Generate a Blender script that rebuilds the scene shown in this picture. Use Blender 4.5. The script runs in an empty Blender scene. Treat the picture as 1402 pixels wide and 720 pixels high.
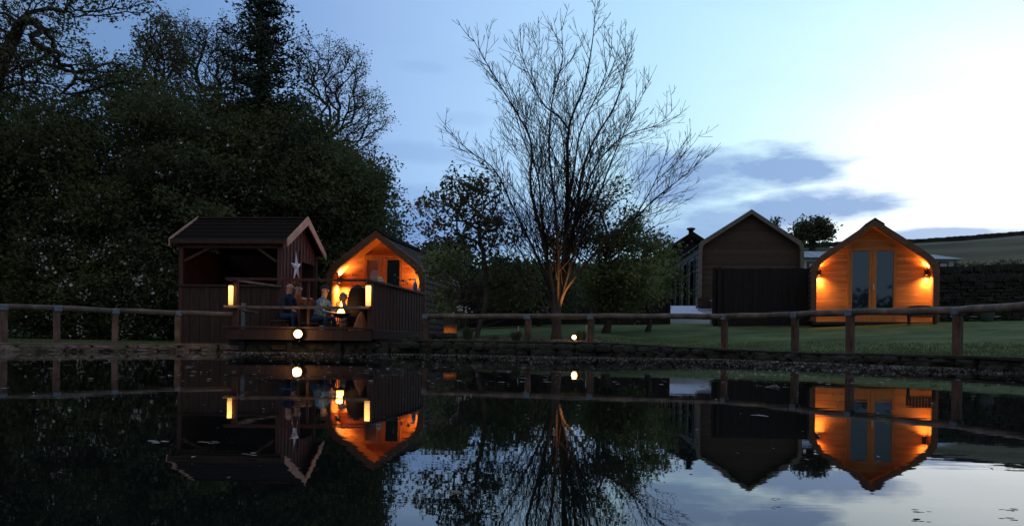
import bpy, bmesh, math, random
import numpy as np
from mathutils import Vector, Matrix, noise
random.seed(7); RNG=np.random.default_rng(11)
S=bpy.context.scene; COL=S.collection
F=1130.0; CZ=0.30; ROLL=0.0117; HX,HY=701.0,466.2
def P(px,py,Y):
    dx=px-HX; dy=HY-py; c=math.cos(ROLL); s=math.sin(ROLL)
    return Vector(((dx*c-dy*s)/F*Y, Y, CZ+(dx*s+dy*c)/F*Y))
# ------------------------------------------------------------ materials
def mat(name,base,rough=.8,var=.35,scale=6,bump=.3,col2=None,metal=0,spec=.3,stretch=None,bscale=None,groove=None,gaxis=2,gdark=.35,detail=6,dist=.02,patch=None):
    m=bpy.data.materials.new(name); m.use_nodes=True; nt=m.node_tree; N=nt.nodes; L=nt.links
    b=N['Principled BSDF']; b.inputs['Roughness'].default_value=rough; b.inputs['Metallic'].default_value=metal
    b.inputs['Specular IOR Level'].default_value=spec
    tc=N.new('ShaderNodeTexCoord'); mp=N.new('ShaderNodeMapping'); L.new(tc.outputs['Object'],mp.inputs[0])
    if stretch: mp.inputs['Scale'].default_value=stretch
    n=N.new('ShaderNodeTexNoise'); n.inputs['Scale'].default_value=scale; n.inputs['Detail'].default_value=detail
    n.inputs['Roughness'].default_value=.65
    L.new(mp.outputs[0],n.inputs['Vector'])
    r=N.new('ShaderNodeValToRGB'); L.new(n.outputs['Fac'],r.inputs[0])
    b1=[max(0,c*(1-var)) for c in base]; b2=col2 or [min(1,c*(1+var)) for c in base]
    r.color_ramp.elements[0].position=.3; r.color_ramp.elements[1].position=.7
    r.color_ramp.elements[0].color=(*b1,1); r.color_ramp.elements[1].color=(*b2,1)
    out=r.outputs[0]
    if patch:
        n3=N.new('ShaderNodeTexNoise'); n3.inputs['Scale'].default_value=patch[0]; n3.inputs['Detail'].default_value=4
        L.new(tc.outputs['Object'],n3.inputs['Vector'])
        r3=N.new('ShaderNodeValToRGB'); L.new(n3.outputs['Fac'],r3.inputs[0])
        r3.color_ramp.elements[0].position=.42; r3.color_ramp.elements[1].position=.62
        r3.color_ramp.elements[0].color=(1,1,1,1); r3.color_ramp.elements[1].color=(*patch[1],1)
        mx=N.new('ShaderNodeMix'); mx.data_type='RGBA'; mx.blend_type='MULTIPLY'; mx.inputs[0].default_value=1
        L.new(out,mx.inputs[6]); L.new(r3.outputs[0],mx.inputs[7]); out=mx.outputs[2]
    bh=None
    if groove:
        sp=N.new('ShaderNodeSeparateXYZ'); L.new(tc.outputs['Object'],sp.inputs[0])
        dv=N.new('ShaderNodeMath'); dv.operation='DIVIDE'; L.new(sp.outputs[gaxis],dv.inputs[0]); dv.inputs[1].default_value=groove
        fr=N.new('ShaderNodeMath'); fr.operation='FRACT'; L.new(dv.outputs[0],fr.inputs[0])
        gr=N.new('ShaderNodeValToRGB'); L.new(fr.outputs[0],gr.inputs[0])
        e=gr.color_ramp.elements; e[0].position=0; e[0].color=(gdark,gdark,gdark,1); e[1].position=.1; e[1].color=(1,1,1,1)
        fl=N.new('ShaderNodeMath'); fl.operation='FLOOR'; L.new(dv.outputs[0],fl.inputs[0])
        wn=N.new('ShaderNodeTexWhiteNoise'); wn.noise_dimensions='1D'; L.new(fl.outputs[0],wn.inputs['W'])
        mr=N.new('ShaderNodeMapRange'); L.new(wn.outputs[0],mr.inputs[0]); mr.inputs[3].default_value=.72; mr.inputs[4].default_value=1.15
        m1=N.new('ShaderNodeMath'); m1.operation='MULTIPLY'; L.new(gr.outputs[0],m1.inputs[0]); L.new(mr.outputs[0],m1.inputs[1])
        mx=N.new('ShaderNodeMix'); mx.data_type='RGBA'; mx.blend_type='MULTIPLY'; mx.inputs[0].default_value=1
        L.new(out,mx.inputs[6]); L.new(m1.outputs[0],mx.inputs[7]); out=mx.outputs[2]; bh=gr.outputs[0]
    L.new(out,b.inputs['Base Color'])
    if bump:
        n2=N.new('ShaderNodeTexNoise'); n2.inputs['Scale'].default_value=bscale or scale*4; n2.inputs['Detail'].default_value=5
        L.new(mp.outputs[0],n2.inputs['Vector'])
        bp=N.new('ShaderNodeBump'); bp.inputs['Strength'].default_value=bump; bp.inputs['Distance'].default_value=dist
        if bh:
            ad=N.new('ShaderNodeMath'); ad.operation='MULTIPLY_ADD'; L.new(n2.outputs['Fac'],ad.inputs[0]); ad.inputs[1].default_value=.35; L.new(bh,ad.inputs[2])
            L.new(ad.outputs[0],bp.inputs['Height'])
        else: L.new(n2.outputs['Fac'],bp.inputs['Height'])
        L.new(bp.outputs[0],b.inputs['Normal'])
    return m
def emat(name,color,st):
    m=bpy.data.materials.new(name); m.use_nodes=True; nt=m.node_tree
    b=nt.nodes['Principled BSDF']; b.inputs['Base Color'].default_value=(.05,.04,.03,1)
    b.inputs['Emission Color'].default_value=(*color,1); b.inputs['Emission Strength'].default_value=st
    return m
M={}
M['bark']=mat('bark',(.075,.06,.05),.9,.4,9,.6,spec=.05,stretch=(1,1,.3),dist=.03)
M['bark_dark']=mat('dark_bark',(.04,.035,.03),.9,.4,9,.5,dist=.03)
M['twig']=mat('twig',(.028,.023,.02),.95,.3,8,0,spec=.02)
M['rail']=mat('fence_rail_wood',(.175,.135,.105),.75,.45,7,.4,stretch=(1,1,1),dist=.01,patch=(3,(.6,.62,.66)))
M['post']=mat('fence_post_wood',(.125,.068,.047),.8,.45,10,.4,stretch=(2,2,.4),dist=.01,patch=(4,(.55,.6,.6)))
M['post_l']=mat('weathered_post_wood',(.21,.13,.09),.8,.45,10,.4,stretch=(2,2,.4),dist=.01,patch=(4,(.6,.6,.6)))
M['zinc']=mat('zinc_bracket',(.16,.2,.24),.5,.3,20,.1,metal=.5)
M['darkwood']=mat('dark_stained_boards',(.05,.026,.02),.7,.35,14,.3,stretch=(1,1,.15),dist=.008)
M['hutboard']=mat('hut_boards',(.085,.036,.028),.75,.4,12,.3,stretch=(2,2,.2),dist=.008)
M['barge']=mat('pale_bargeboard',(.60,.33,.22),.7,.2,12,.2,stretch=(1,.4,.4))
M['felt']=mat('dark_roof_felt',(.018,.013,.012),.95,.3,30,.5,spec=.05)
M['orange']=mat('orange_pine_boards',(.56,.215,.055),.6,.28,7,.25,stretch=(.3,1,4),groove=.092,gaxis=2,gdark=.45,dist=.01)
M['orangetrim']=mat('orange_pine_trim',(.48,.18,.045),.55,.2,9,.15,stretch=(3,3,.4))
M['lining']=mat('pine_lining',(.58,.24,.07),.55,.12,9,.15,stretch=(1,3,1))
M['arch']=mat('brown_arch_trim',(.14,.07,.042),.7,.3,10,.25)
M['shingle']=mat('brown_lap_boards',(.06,.038,.026),.85,.35,9,.4,stretch=(4,.3,1),dist=.012)
M['brownclad']=mat('brown_cladding',(.08,.058,.044),.85,.35,10,.3,stretch=(.4,1,5),groove=.11,gdark=.55,dist=.01)
M['greyclad']=mat('silver_cladding',(.085,.095,.105),.8,.3,9,.3,stretch=(1,.4,5),groove=.19,gdark=.25,dist=.03)
M['paletrim']=mat('pale_grey_trim',(.15,.14,.115),.8,.25,9,.2)
M['roofdark']=mat('brown_shingle_roof',(.03,.022,.02),.9,.3,14,.4,groove=.2,gdark=.5)
M['blackfence']=mat('black_boards',(.018,.015,.016),.8,.35,9,.4,stretch=(2,2,.2))
M['concrete']=mat('pale_concrete',(.52,.58,.70),.9,.08,5,.15)
M['concrete2']=mat('grey_concrete',(.24,.27,.32),.9,.15,5,.2)
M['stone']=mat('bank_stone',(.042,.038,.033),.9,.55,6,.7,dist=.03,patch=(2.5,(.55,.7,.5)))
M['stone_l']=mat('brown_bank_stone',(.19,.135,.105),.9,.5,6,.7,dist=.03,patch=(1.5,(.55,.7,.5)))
M['drystone']=mat('dry_stone',(.03,.03,.028),.95,.6,5,.7,dist=.04,patch=(1.5,(.6,.85,.55)))
M['white']=mat('white_paint',(.84,.86,.88),.6,.06,6,.05)
M['render']=mat('white_render',(.42,.44,.46),.8,.1,6,.2)
M['slate']=mat('blue_slate',(.23,.28,.36),.6,.3,10,.3,groove=.25,gaxis=0,gdark=.6)
M['black']=mat('black_plastic',(.01,.01,.011),.5,.2,10,0)
M['steel']=mat('dark_steel',(.05,.05,.055),.4,.3,10,0,metal=.7)
M['silver']=mat('silver_handle',(.6,.6,.58),.3,.1,10,0,metal=1)
M['leaf_dark']=mat('dark_leaf',(.085,.10,.045),.75,.45,1.3,0,spec=.2)
M['leaf_mid']=mat('mid_leaf',(.115,.14,.055),.75,.4,1.3,0,spec=.2)
M['leaf_light']=mat('fresh_leaf',(.22,.26,.10),.7,.35,1.5,0,spec=.2)
M['leaf_brown']=mat('young_bronze_leaf',(.12,.105,.06),.75,.35,1.5,0,spec=.2)
M['needle']=mat('conifer_needle',(.042,.058,.036),.8,.35,2,0,spec=.2)
for _k in ('leaf_dark','leaf_mid','leaf_light','leaf_brown'):
    _nt=M[_k].node_tree; _b=_nt.nodes['Principled BSDF']; _o=_nt.nodes['Material Output']; _t=_nt.nodes.new('ShaderNodeBsdfTranslucent'); _x=_nt.nodes.new('ShaderNodeMixShader'); _x.inputs[0].default_value=.3
    _nt.links.new(_b.inputs['Base Color'].links[0].from_socket,_t.inputs[0]); _nt.links.new(_b.outputs[0],_x.inputs[1]); _nt.links.new(_t.outputs[0],_x.inputs[2]); _nt.links.new(_x.outputs[0],_o.inputs[0])
M['blossom']=mat('white_blossom',(.55,.58,.56),.8,.1,5,0)
M['glow']=emat('lamp_glow',(1,.60,.22),9)
M['strip']=emat('warm_light_panel',(1,.50,.13),2.6)
_nt=M['strip'].node_tree; _tc=_nt.nodes.new('ShaderNodeTexCoord'); _sp=_nt.nodes.new('ShaderNodeSeparateXYZ'); _mr=_nt.nodes.new('ShaderNodeMapRange')
_nt.links.new(_tc.outputs['Generated'],_sp.inputs[0]); _nt.links.new(_sp.outputs[2],_mr.inputs[0]); _mr.inputs[3].default_value=1.1; _mr.inputs[4].default_value=4.2; _nt.links.new(_mr.outputs[0],_nt.nodes['Principled BSDF'].inputs['Emission Strength'])
M['strip2']=emat('warm_led_strip',(1,.62,.22),2.0)
M['flame']=emat('flame',(1,.50,.12),8)
M['sconceglow']=emat('sconce_opening',(1,.62,.25),4)
M['skin']=mat('skin',(.50,.30,.22),.6,.08,10,0)
M['hair_grey']=mat('grey_hair',(.2,.17,.15),.8,.3,30,.3)
M['hair_dark']=mat('dark_hair',(.03,.02,.015),.8,.3,30,.3)
M['navy']=mat('navy_cloth',(.02,.027,.05),.9,.3,12,.3)
M['rust']=mat('rust_cloth',(.33,.10,.045),.9,.2,12,.3)
M['blue']=mat('blue_checked_cloth',(.10,.20,.34),.9,.5,22,.3,detail=1)
M['jeans']=mat('jeans_cloth',(.025,.045,.09),.9,.3,14,.3)
M['greycloth']=mat('grey_cloth',(.18,.15,.13),.9,.2,12,.3)
M['browncloth']=mat('brown_cloth',(.28,.12,.06),.9,.3,6,.5)
M['wicker']=mat('dark_wicker',(.022,.016,.014),.8,.3,30,.6,stretch=(.3,.3,1))
M['bluecap']=mat('blue_plastic',(.09,.22,.45),.5,.1,10,0)
M['pale']=mat('pale_ceramic',(.55,.48,.42),.6,.2,9,.1)
M['redstuff']=mat('red_orange_food',(.45,.13,.06),.8,.4,25,.2)
M['gravel']=mat('gravel',(.16,.155,.15),.95,.6,30,.8,dist=.02)
M['plant']=mat('sedge_leaf',(.07,.09,.04),.8,.4,3,0)
M['lawnblade']=mat('lawn_blade',(.11,.145,.055),.8,.25,.7,0,spec=.15)
M['debris']=mat('wet_leaf_litter',(.20,.165,.135),.9,.7,3,0,spec=.3)
M['foam']=mat('pale_scum',(.42,.42,.42),.9,.3,20,.2)
M['slatgrey']=mat('grey_window_frame',(.05,.055,.06),.5,.1,10,0)
def glass(name,base,fac):
    m=bpy.data.materials.new(name); m.use_nodes=True; nt=m.node_tree; N=nt.nodes; L=nt.links
    N.remove(N['Principled BSDF']); o=N['Material Output']
    d=N.new('ShaderNodeBsdfDiffuse'); d.inputs[0].default_value=(*base,1)
    g=N.new('ShaderNodeBsdfGlossy'); g.inputs['Roughness'].default_value=.03; g.inputs[0].default_value=(.55,.8,1,1)
    x=N.new('ShaderNodeMixShader'); x.inputs[0].default_value=fac
    n=N.new('ShaderNodeTexNoise'); n.inputs['Scale'].default_value=1.2; bp=N.new('ShaderNodeBump'); bp.inputs['Strength'].default_value=.03
    L.new(n.outputs['Fac'],bp.inputs['Height']); L.new(bp.outputs[0],g.inputs['Normal'])
    L.new(d.outputs[0],x.inputs[1]); L.new(g.outputs[0],x.inputs[2]); L.new(x.outputs[0],o.inputs[0]); return m
M['glass']=glass('door_glass',(.010,.019,.032),.10)
M['glassdark']=glass('dark_glass',(.003,.003,.003),.012)
M['glasspale']=glass('curtained_glass',(.22,.12,.09),.08)
M['winlit']=mat('window_curtain',(.4,.42,.45),.8,.2,6,.1)
# grass
def grassmat():
    m=mat('lawn_grass',(.125,.168,.066),.95,.42,1.4,.8,bscale=90,dist=.03,spec=.1,patch=(.6,(.68,.74,.66)))
    nt=m.node_tree; N=nt.nodes; L=nt.links; b=N['Principled BSDF']
    # rough hill pasture beyond the garden: drier, browner, by distance and height
    src=b.inputs['Base Color'].links[0].from_socket
    g=N.new('ShaderNodeNewGeometry'); sp=N.new('ShaderNodeSeparateXYZ'); L.new(g.outputs['Position'],sp.inputs[0])
    mr=N.new('ShaderNodeMapRange'); mr.inputs[1].default_value=38; mr.inputs[2].default_value=50; L.new(sp.outputs[1],mr.inputs[0])
    n=N.new('ShaderNodeTexNoise'); n.inputs['Scale'].default_value=.09; n.inputs['Detail'].default_value=8; L.new(g.outputs['Position'],n.inputs['Vector'])
    mp=N.new('ShaderNodeMapping'); mp.inputs['Scale'].default_value=(.5,2.2,1); L.new(g.outputs['Position'],mp.inputs[0]); L.new(mp.outputs[0],n.inputs['Vector'])
    r=N.new('ShaderNodeValToRGB'); L.new(n.outputs['Fac'],r.inputs[0]); e=r.color_ramp.elements
    e[0].position=.35; e[0].color=(.07,.075,.05,1); e[1].position=.65; e[1].color=(.20,.19,.12,1)
    x=N.new('ShaderNodeMix'); x.data_type='RGBA'; L.new(mr.outputs[0],x.inputs[0]); L.new(src,x.inputs[6]); L.new(r.outputs[0],x.inputs[7])
    L.new(x.outputs[2],b.inputs['Base Color']); return m
M['grass']=grassmat()
def watermat():
    m=bpy.data.materials.new('pond_water'); m.use_nodes=True; nt=m.node_tree; N=nt.nodes; L=nt.links; b=N['Principled BSDF']
    b.inputs['Base Color'].default_value=(.006,.008,.007,1); b.inputs['Roughness'].default_value=.012; b.inputs['IOR'].default_value=1.333
    b.inputs['Specular IOR Level'].default_value=.5
    tc=N.new('ShaderNodeTexCoord')
    n=N.new('ShaderNodeTexNoise'); n.inputs['Scale'].default_value=1.6; n.inputs['Detail'].default_value=3; L.new(tc.outputs['Object'],n.inputs['Vector'])
    n2=N.new('ShaderNodeTexNoise'); n2.inputs['Scale'].default_value=14; n2.inputs['Detail'].default_value=3; L.new(tc.outputs['Object'],n2.inputs['Vector'])
    a=N.new('ShaderNodeMath'); a.operation='MULTIPLY_ADD'; L.new(n2.outputs['Fac'],a.inputs[0]); a.inputs[1].default_value=.05; L.new(n.outputs['Fac'],a.inputs[2])
    mp=N.new('ShaderNodeMapping'); mp.inputs['Scale'].default_value=(1.2,7,1); L.new(tc.outputs['Object'],mp.inputs[0])
    n3=N.new('ShaderNodeTexNoise'); n3.inputs['Scale'].default_value=2.2; n3.inputs['Detail'].default_value=2; L.new(mp.outputs[0],n3.inputs['Vector'])
    a3=N.new('ShaderNodeMath'); a3.operation='MULTIPLY_ADD'; L.new(n3.outputs['Fac'],a3.inputs[0]); a3.inputs[1].default_value=.10; L.new(a.outputs[0],a3.inputs[2]); a=a3
    bp=N.new('ShaderNodeBump'); bp.inputs['Strength'].default_value=.09; bp.inputs['Distance'].default_value=.010
    L.new(a.outputs[0],bp.inputs['Height']); L.new(bp.outputs[0],b.inputs['Normal']); return m
M['water']=watermat()
# ------------------------------------------------------------ mesh helpers
class MB:
    def __init__(s): s.v=[]; s.f=[]; s.m=[]
    def add(s,vs,fs,mi=0):
        o=len(s.v); s.v+= [tuple(v) for v in vs]; s.f+= [tuple(i+o for i in f) for f in fs]; s.m+= [mi]*len(fs); return s
    def box(s,c,d,rz=0,mi=0,rx=0,ry=0,jit=0):
        R=Matrix.Rotation(rz,3,'Z')@Matrix.Rotation(ry,3,'Y')@Matrix.Rotation(rx,3,'X'); c=Vector(c); vs=[]
        for z in (-.5,.5):
            for x,y in ((-.5,-.5),(.5,-.5),(.5,.5),(-.5,.5)):
                q=Vector((x*d[0],y*d[1],z*d[2]))
                if jit: q+=Vector((random.uniform(-jit,jit) for _ in range(3)))
                vs.append(c+R@q)
        return s.add(vs,[(0,3,2,1),(4,5,6,7),(0,1,5,4),(1,2,6,5),(2,3,7,6),(3,0,4,7)],mi)
    def beam(s,a,b,w,h,mi=0,up=Vector((0,0,1))):
        a=Vector(a); b=Vector(b); d=(b-a).normalized(); r=d.cross(up)
        if r.length<1e-4: r=Vector((1,0,0))
        r.normalize(); u=r.cross(d).normalized(); vs=[]
        for p in (a,b):
            for x,y in ((-1,-1),(1,-1),(1,1),(-1,1)): vs.append(p+r*(x*w/2)+u*(y*h/2))
        return s.add(vs,[(0,1,2,3),(7,6,5,4),(0,4,5,1),(1,5,6,2),(2,6,7,3),(3,7,4,0)],mi)
    def tube(s,pts,rad,n=6,mi=0,cap=True):
        pts=[Vector(p) for p in pts]; k=len(pts); o=len(s.v)
        if not hasattr(rad,'__len__'): rad=[rad]*k
        ref=None
        for i,p in enumerate(pts):
            d=(pts[min(i+1,k-1)]-pts[max(i-1,0)])
            if d.length<1e-7: d=Vector((0,0,1))
            d.normalize()
            if ref is None:
                ref=d.orthogonal().normalized()
            u=(ref-d*ref.dot(d))
            if u.length<1e-4: u=d.orthogonal()
            u.normalize(); ref=u; w=d.cross(u)
            for j in range(n):
                a=2*math.pi*j/n; s.v.append(tuple(p+(u*math.cos(a)+w*math.sin(a))*rad[i]))
        for i in range(k-1):
            for j in range(n):
                j2=(j+1)%n; s.f.append((o+i*n+j,o+i*n+j2,o+(i+1)*n+j2,o+(i+1)*n+j)); s.m.append(mi)
        if cap and n>2:
            s.f.append(tuple(o+j for j in range(n))[::-1]); s.f.append(tuple(o+(k-1)*n+j for j in range(n))); s.m+=[mi,mi]
        return s
    def lathe(s,c,prof,n=20,mi=0,sx=1,sy=1):
        o=len(s.v); k=len(prof)
        for r,z in prof:
            for j in range(n):
                a=2*math.pi*j/n; s.v.append((c[0]+r*sx*math.cos(a),c[1]+r*sy*math.sin(a),c[2]+z))
        for i in range(k-1):
            for j in range(n):
                j2=(j+1)%n; s.f.append((o+i*n+j,o+i*n+j2,o+(i+1)*n+j2,o+(i+1)*n+j)); s.m.append(mi)
        return s
    def prism(s,poly,d,mi=0):   # poly list of 3d points, extrude by vector d
        n=len(poly); d=Vector(d); vs=[Vector(p) for p in poly]+[Vector(p)+d for p in poly]
        fs=[tuple(range(n)),tuple(range(2*n-1,n-1,-1))]+[(i,i+n,(i+1)%n+n,(i+1)%n) for i in range(n)]
        return s.add(vs,fs,mi)
    def rock(s,c,d,rz=0,mi=0):
        bm=bmesh.new(); bmesh.ops.create_icosphere(bm,subdivisions=2,radius=.5); sd=random.random()*99
        R=Matrix.Rotation(rz,3,'Z'); vs=[]
        for v in bm.verts:
            q=v.co.copy(); q=Vector((math.copysign(abs(q.x*2)**.6,q.x)/2,math.copysign(abs(q.y*2)**.6,q.y)/2,math.copysign(abs(q.z*2)**.6,q.z)/2))
            q*=1+.22*noise.noise(q*3+Vector((sd,sd,0)))
            vs.append(Vector(c)+R@Vector((q.x*d[0],q.y*d[1],q.z*d[2])))
        fs=[tuple(v.index for v in f.verts) for f in bm.faces]; bm.free()
        return s.add(vs,fs,mi)
def link(name,mb,mats,parent=None,world=False,smooth=False,bevel=0,base=None):
    me=bpy.data.meshes.new(name)
    off=Vector((0,0,0))
    if world and parent is not None:
        q=parent
        while q is not None: off+=q.location; q=q.parent
    if base is not None: off=Vector(base)
    v=np.array(mb.v,dtype=float)-np.array(off)
    me.from_pydata([tuple(x) for x in v],[],mb.f)
    if not isinstance(mats,(list,tuple)): mats=[mats]
    for m in mats: me.materials.append(m)
    if len(mats)>1: me.polygons.foreach_set('material_index',np.array(mb.m,dtype=np.int32))
    if smooth: me.polygons.foreach_set('use_smooth',np.ones(len(mb.f),dtype=bool))
    me.update()
    o=bpy.data.objects.new(name,me); COL.objects.link(o)
    if base is not None: o.location=off
    if parent is not None: o.parent=parent
    if bevel:
        b=o.modifiers.new('bevel','BEVEL'); b.width=bevel; b.segments=1; b.limit_method='ANGLE'
    return o
def thing(name,label,cat,loc=(0,0,0),rz=0,group=None):
    o=bpy.data.objects.new(name,None); COL.objects.link(o); o.location=loc; o.rotation_euler=(0,0,rz); o.empty_display_size=.2
    o['label']=label; o['category']=cat
    if group: o['group']=group
    return o
def tag(o,label,cat,group=None):
    o['label']=label; o['category']=cat
    if group: o['group']=group
    return o
def struct(o): o['kind']='structure'; return o
def light(name,loc,power,color=(1,.5,.16),r=.03,typ='POINT',rot=None,spot=None,parent=None):
    l=bpy.data.lights.new(name,typ); l.energy=power; l.color=color; l.shadow_soft_size=r
    if typ=='SPOT': l.spot_size=spot or 2; l.spot_blend=1.0
    o=bpy.data.objects.new(name,l); COL.objects.link(o); o.location=loc
    if rot is not None: o.rotation_euler=rot
    if parent: o.parent=parent
    return o
# ------------------------------------------------------------ terrain and pond
bank_px=[(-120,13.8),(5,14.75),(78,15.25),(157,16.0),(243,16.9),(312,17.3),(583,17.3),(722,16.3),(808,16.3),(900,16.1),(992,15.6),(1089,14.0),(1164,12.8),(1311,11.2),(1450,9.2)]
bank=[((px-HX)/F*Y,Y) for px,Y in bank_px]+[(8.2,6.5),(11,3),(13,-2),(10,-7),(2,-9),(-8,-8),(-16,-3),(-19,4),(-16.5,10)]
CX,CY=-2.0,5.0
def resample(poly,closed=True,step=.25):
    out=[]; n=len(poly)
    for i in range(n if closed else n-1):
        a=poly[i]; b=poly[(i+1)%n]; L=math.dist(a,b); k=max(1,int(L/step))
        for j in range(k): t=j/k; out.append((a[0]+(b[0]-a[0])*t,a[1]+(b[1]-a[1])*t))
    if not closed: out.append(poly[-1])
    return out
BK=resample(bank,True,.3)
BA=np.array([math.atan2(y-CY,x-CX) for x,y in BK]); BR=np.array([math.hypot(x-CX,y-CY) for x,y in BK])
o_=np.argsort(BA); BA=BA[o_]; BR=BR[o_]
def ss(a,b,x): t=min(1,max(0,(x-a)/(b-a))); return t*t*(3-2*t)
def interp(x,xs,ys): return float(np.interp(x,xs,ys))
def ground(x,y):
    a=math.atan2(y-CY,x-CX); r=math.hypot(x-CX,y-CY); rb=float(np.interp(a,BA,BR,period=2*math.pi))
    d=max(0,r-rb)
    e=interp(x,[-7,-6,-2,1.6,4,5],[.11,.13,.25,.25,.15,.125])
    s=interp(x,[-8,-5,-1,2,6,12],[.012,.02,.045,.056,.068,.072])
    if y<5: s=.01
    h=e+s*min(d,11)+min(max(d-11,0),18)*(.035 if x>-4 else .012)
    if y>0:
        u=x/max(y,1)
        tgt=interp(u,[-.6,-.3,-.1,0,.3,.38,.48,.62,.9],[.10,.10,.09,.088,.114,.119,.124,.134,.15])*92
        h+= (tgt-h)*ss(48,92,y)**1.15 if y>48 else 0
        h+= .25*noise.noise(Vector((x*.08,y*.08,0)))*ss(40,60,y)
        h+= 4*ss(110,300,y)
    else:
        h+=3*ss(12,55,-y)
    return h
def build_ground():
    mb=MB(); n=len(BK); ss_=[1.0]
    dd=.0
    step=.25
    offs=[0]
    while offs[-1]<420: offs.append(offs[-1]+step); step=min(step*1.075,14)
    for k,of in enumerate(offs):
        for (x,y) in BK:
            r=math.hypot(x-CX,y-CY); q=(r+of)/r; X=CX+(x-CX)*q; Yv=CY+(y-CY)*q
            mb.v.append((X,Yv,ground(X,Yv)+.015*noise.noise(Vector((X*1.5,Yv*1.5,3)))))
    for k in range(len(offs)-1):
        for i in range(n):
            j=(i+1)%n; mb.f.append((k*n+i,k*n+j,(k+1)*n+j,(k+1)*n+i)); mb.m.append(0)
    o=len(mb.v)
    for (x,y) in BK: mb.v.append((x,y,-.5))
    for i in range(n): j=(i+1)%n; mb.f.append((o+i,o+j,j,i)); mb.m.append(0)
    struct(link('ground',mb,M['grass'],smooth=True))
build_ground()
w=MB(); w.add([(-26,-14,0),(18,-14,0),(18,20,0),(-26,20,0)],[(0,1,2,3)]); struct(link('water',w,M['water']))
def bank_at(px):
    xs=[p[0] for p in bank_px]; Y=interp(px,xs,[p[1] for p in bank_px]); return ((px-HX)/F*Y,Y)
# stone edging of the pond
def stone_bank(px0,px1,label,m,coping,extra=0):
    line=resample([bank_at(p) for p in np.linspace(px0,px1,80)],False,.1)
    p0=line[0]; t=thing('stone_edging',label,'stone edging',(p0[0],p0[1],0))
    mb=MB(); cp=MB(); i=0
    dist=0; nxt=0; rows=[0,0,0]
    L=[0]
    for a,b in zip(line,line[1:]): L.append(L[-1]+math.dist(a,b))
    def at(s):
        x=np.interp(s,L,[q[0] for q in line]); y=np.interp(s,L,[q[1] for q in line]); return x,y
    for row in range(2):
        s=random.uniform(0,.2)
        while s<L[-1]:
            l=random.uniform(.18,.5); x,y=at(s+l/2); x2,y2=at(s+l/2+.1); a=math.atan2(y2-y,x2-x)
            e=ground(x,y); h=e/2+.05
            mb.rock((x+random.uniform(-.03,.03),y-.04+random.uniform(-.04,.05),-.01+(row+.5)*e/2*.95),(l*1.03,random.uniform(.2,.32),h),a)
            s+=l*.97
    link('stones',mb,m,t,world=True)
    s=0
    while s<L[-1]-.3:
        l=random.uniform(.5,1.1); x,y=at(s); x2,y2=at(min(s+l,L[-1])); z=ground(x,y)+.022; z2=ground(x2,y2)+.022
        cp.beam((x,y+.08,z),(x2-.012*(x2-x),y2+.08,z2),.26,.035+random.uniform(0,.012)); s+=l
    link('coping',cp,coping,t,world=True,bevel=.006)
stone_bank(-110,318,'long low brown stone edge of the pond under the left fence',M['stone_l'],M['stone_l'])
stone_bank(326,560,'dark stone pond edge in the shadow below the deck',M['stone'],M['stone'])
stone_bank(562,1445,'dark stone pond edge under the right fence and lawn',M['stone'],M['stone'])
# ------------------------------------------------------------ rail fences
def fence(posts,label,pm,rz,first_ext=None,last_ext=None):
    w=[P(px,466,Y) for px,Y in posts]; w=[Vector((q.x,q.y,0)) for q in w]
    t=thing('rail_fence',label,'fence',(w[0].x,w[0].y,0))
    tops=[.80+random.uniform(-.012,.012) for _ in w]
    for i,q in enumerate(w):
        if posts[i][0]<-60 or posts[i][0]>1460: pass
        z0=ground(q.x,q.y)-.1; mb=MB(); tl=random.uniform(-.02,.02)
        mb.beam((q.x,q.y,z0),(q.x+tl,q.y,tops[i]-.06),.11,.11,up=Vector((math.sin(rz+.1*i),math.cos(rz+.1*i),0)))
        o=link('post',mb,pm,t,world=True,bevel=.012)
        b=MB(); d=(w[min(i+1,len(w)-1)]-w[max(i-1,0)]).normalized()
        b.beam(q+Vector((0,0,tops[i]-.012))-d*.07,q+Vector((0,0,tops[i]-.012))+d*.07,.135,.105)
        link('bracket',b,M['zinc'],o,world=True,bevel=.01)
    pts=list(w)
    def rail(a,b):
        d=(b-a); k=max(2,int(d.length/.35)); r=MB(); n=10; path=[a+d*(i/k)+Vector((0,0,.006*math.sin(i*1.7))) for i in range(k+1)]
        r.tube(path,.056,n); 
        link('rail',r,M['rail'],t,world=True,smooth=True)
    P3=[Vector((q.x,q.y,z)) for q,z in zip(w,tops)]
    if first_ext: P3=[first_ext]+P3
    if last_ext: P3=P3+[last_ext]
    for a,b in zip(P3,P3[1:]): rail(a,b)
fence([(-90,14.4),(5,15),(78,15.5),(157,16.3),(243,17.15)],'weathered rail fence on the pond edge left of the hut',M['post_l'],.75,last_ext=P(318,430.5,17.6))
fence([(583,17.5),(722,16.5),(808,16.5),(992,15.8),(1089,14.2),(1164,13.0),(1311,11.4),(1470,9.2)],'long rail fence along the pond in front of the lawn',M['post'],.35)
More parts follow.
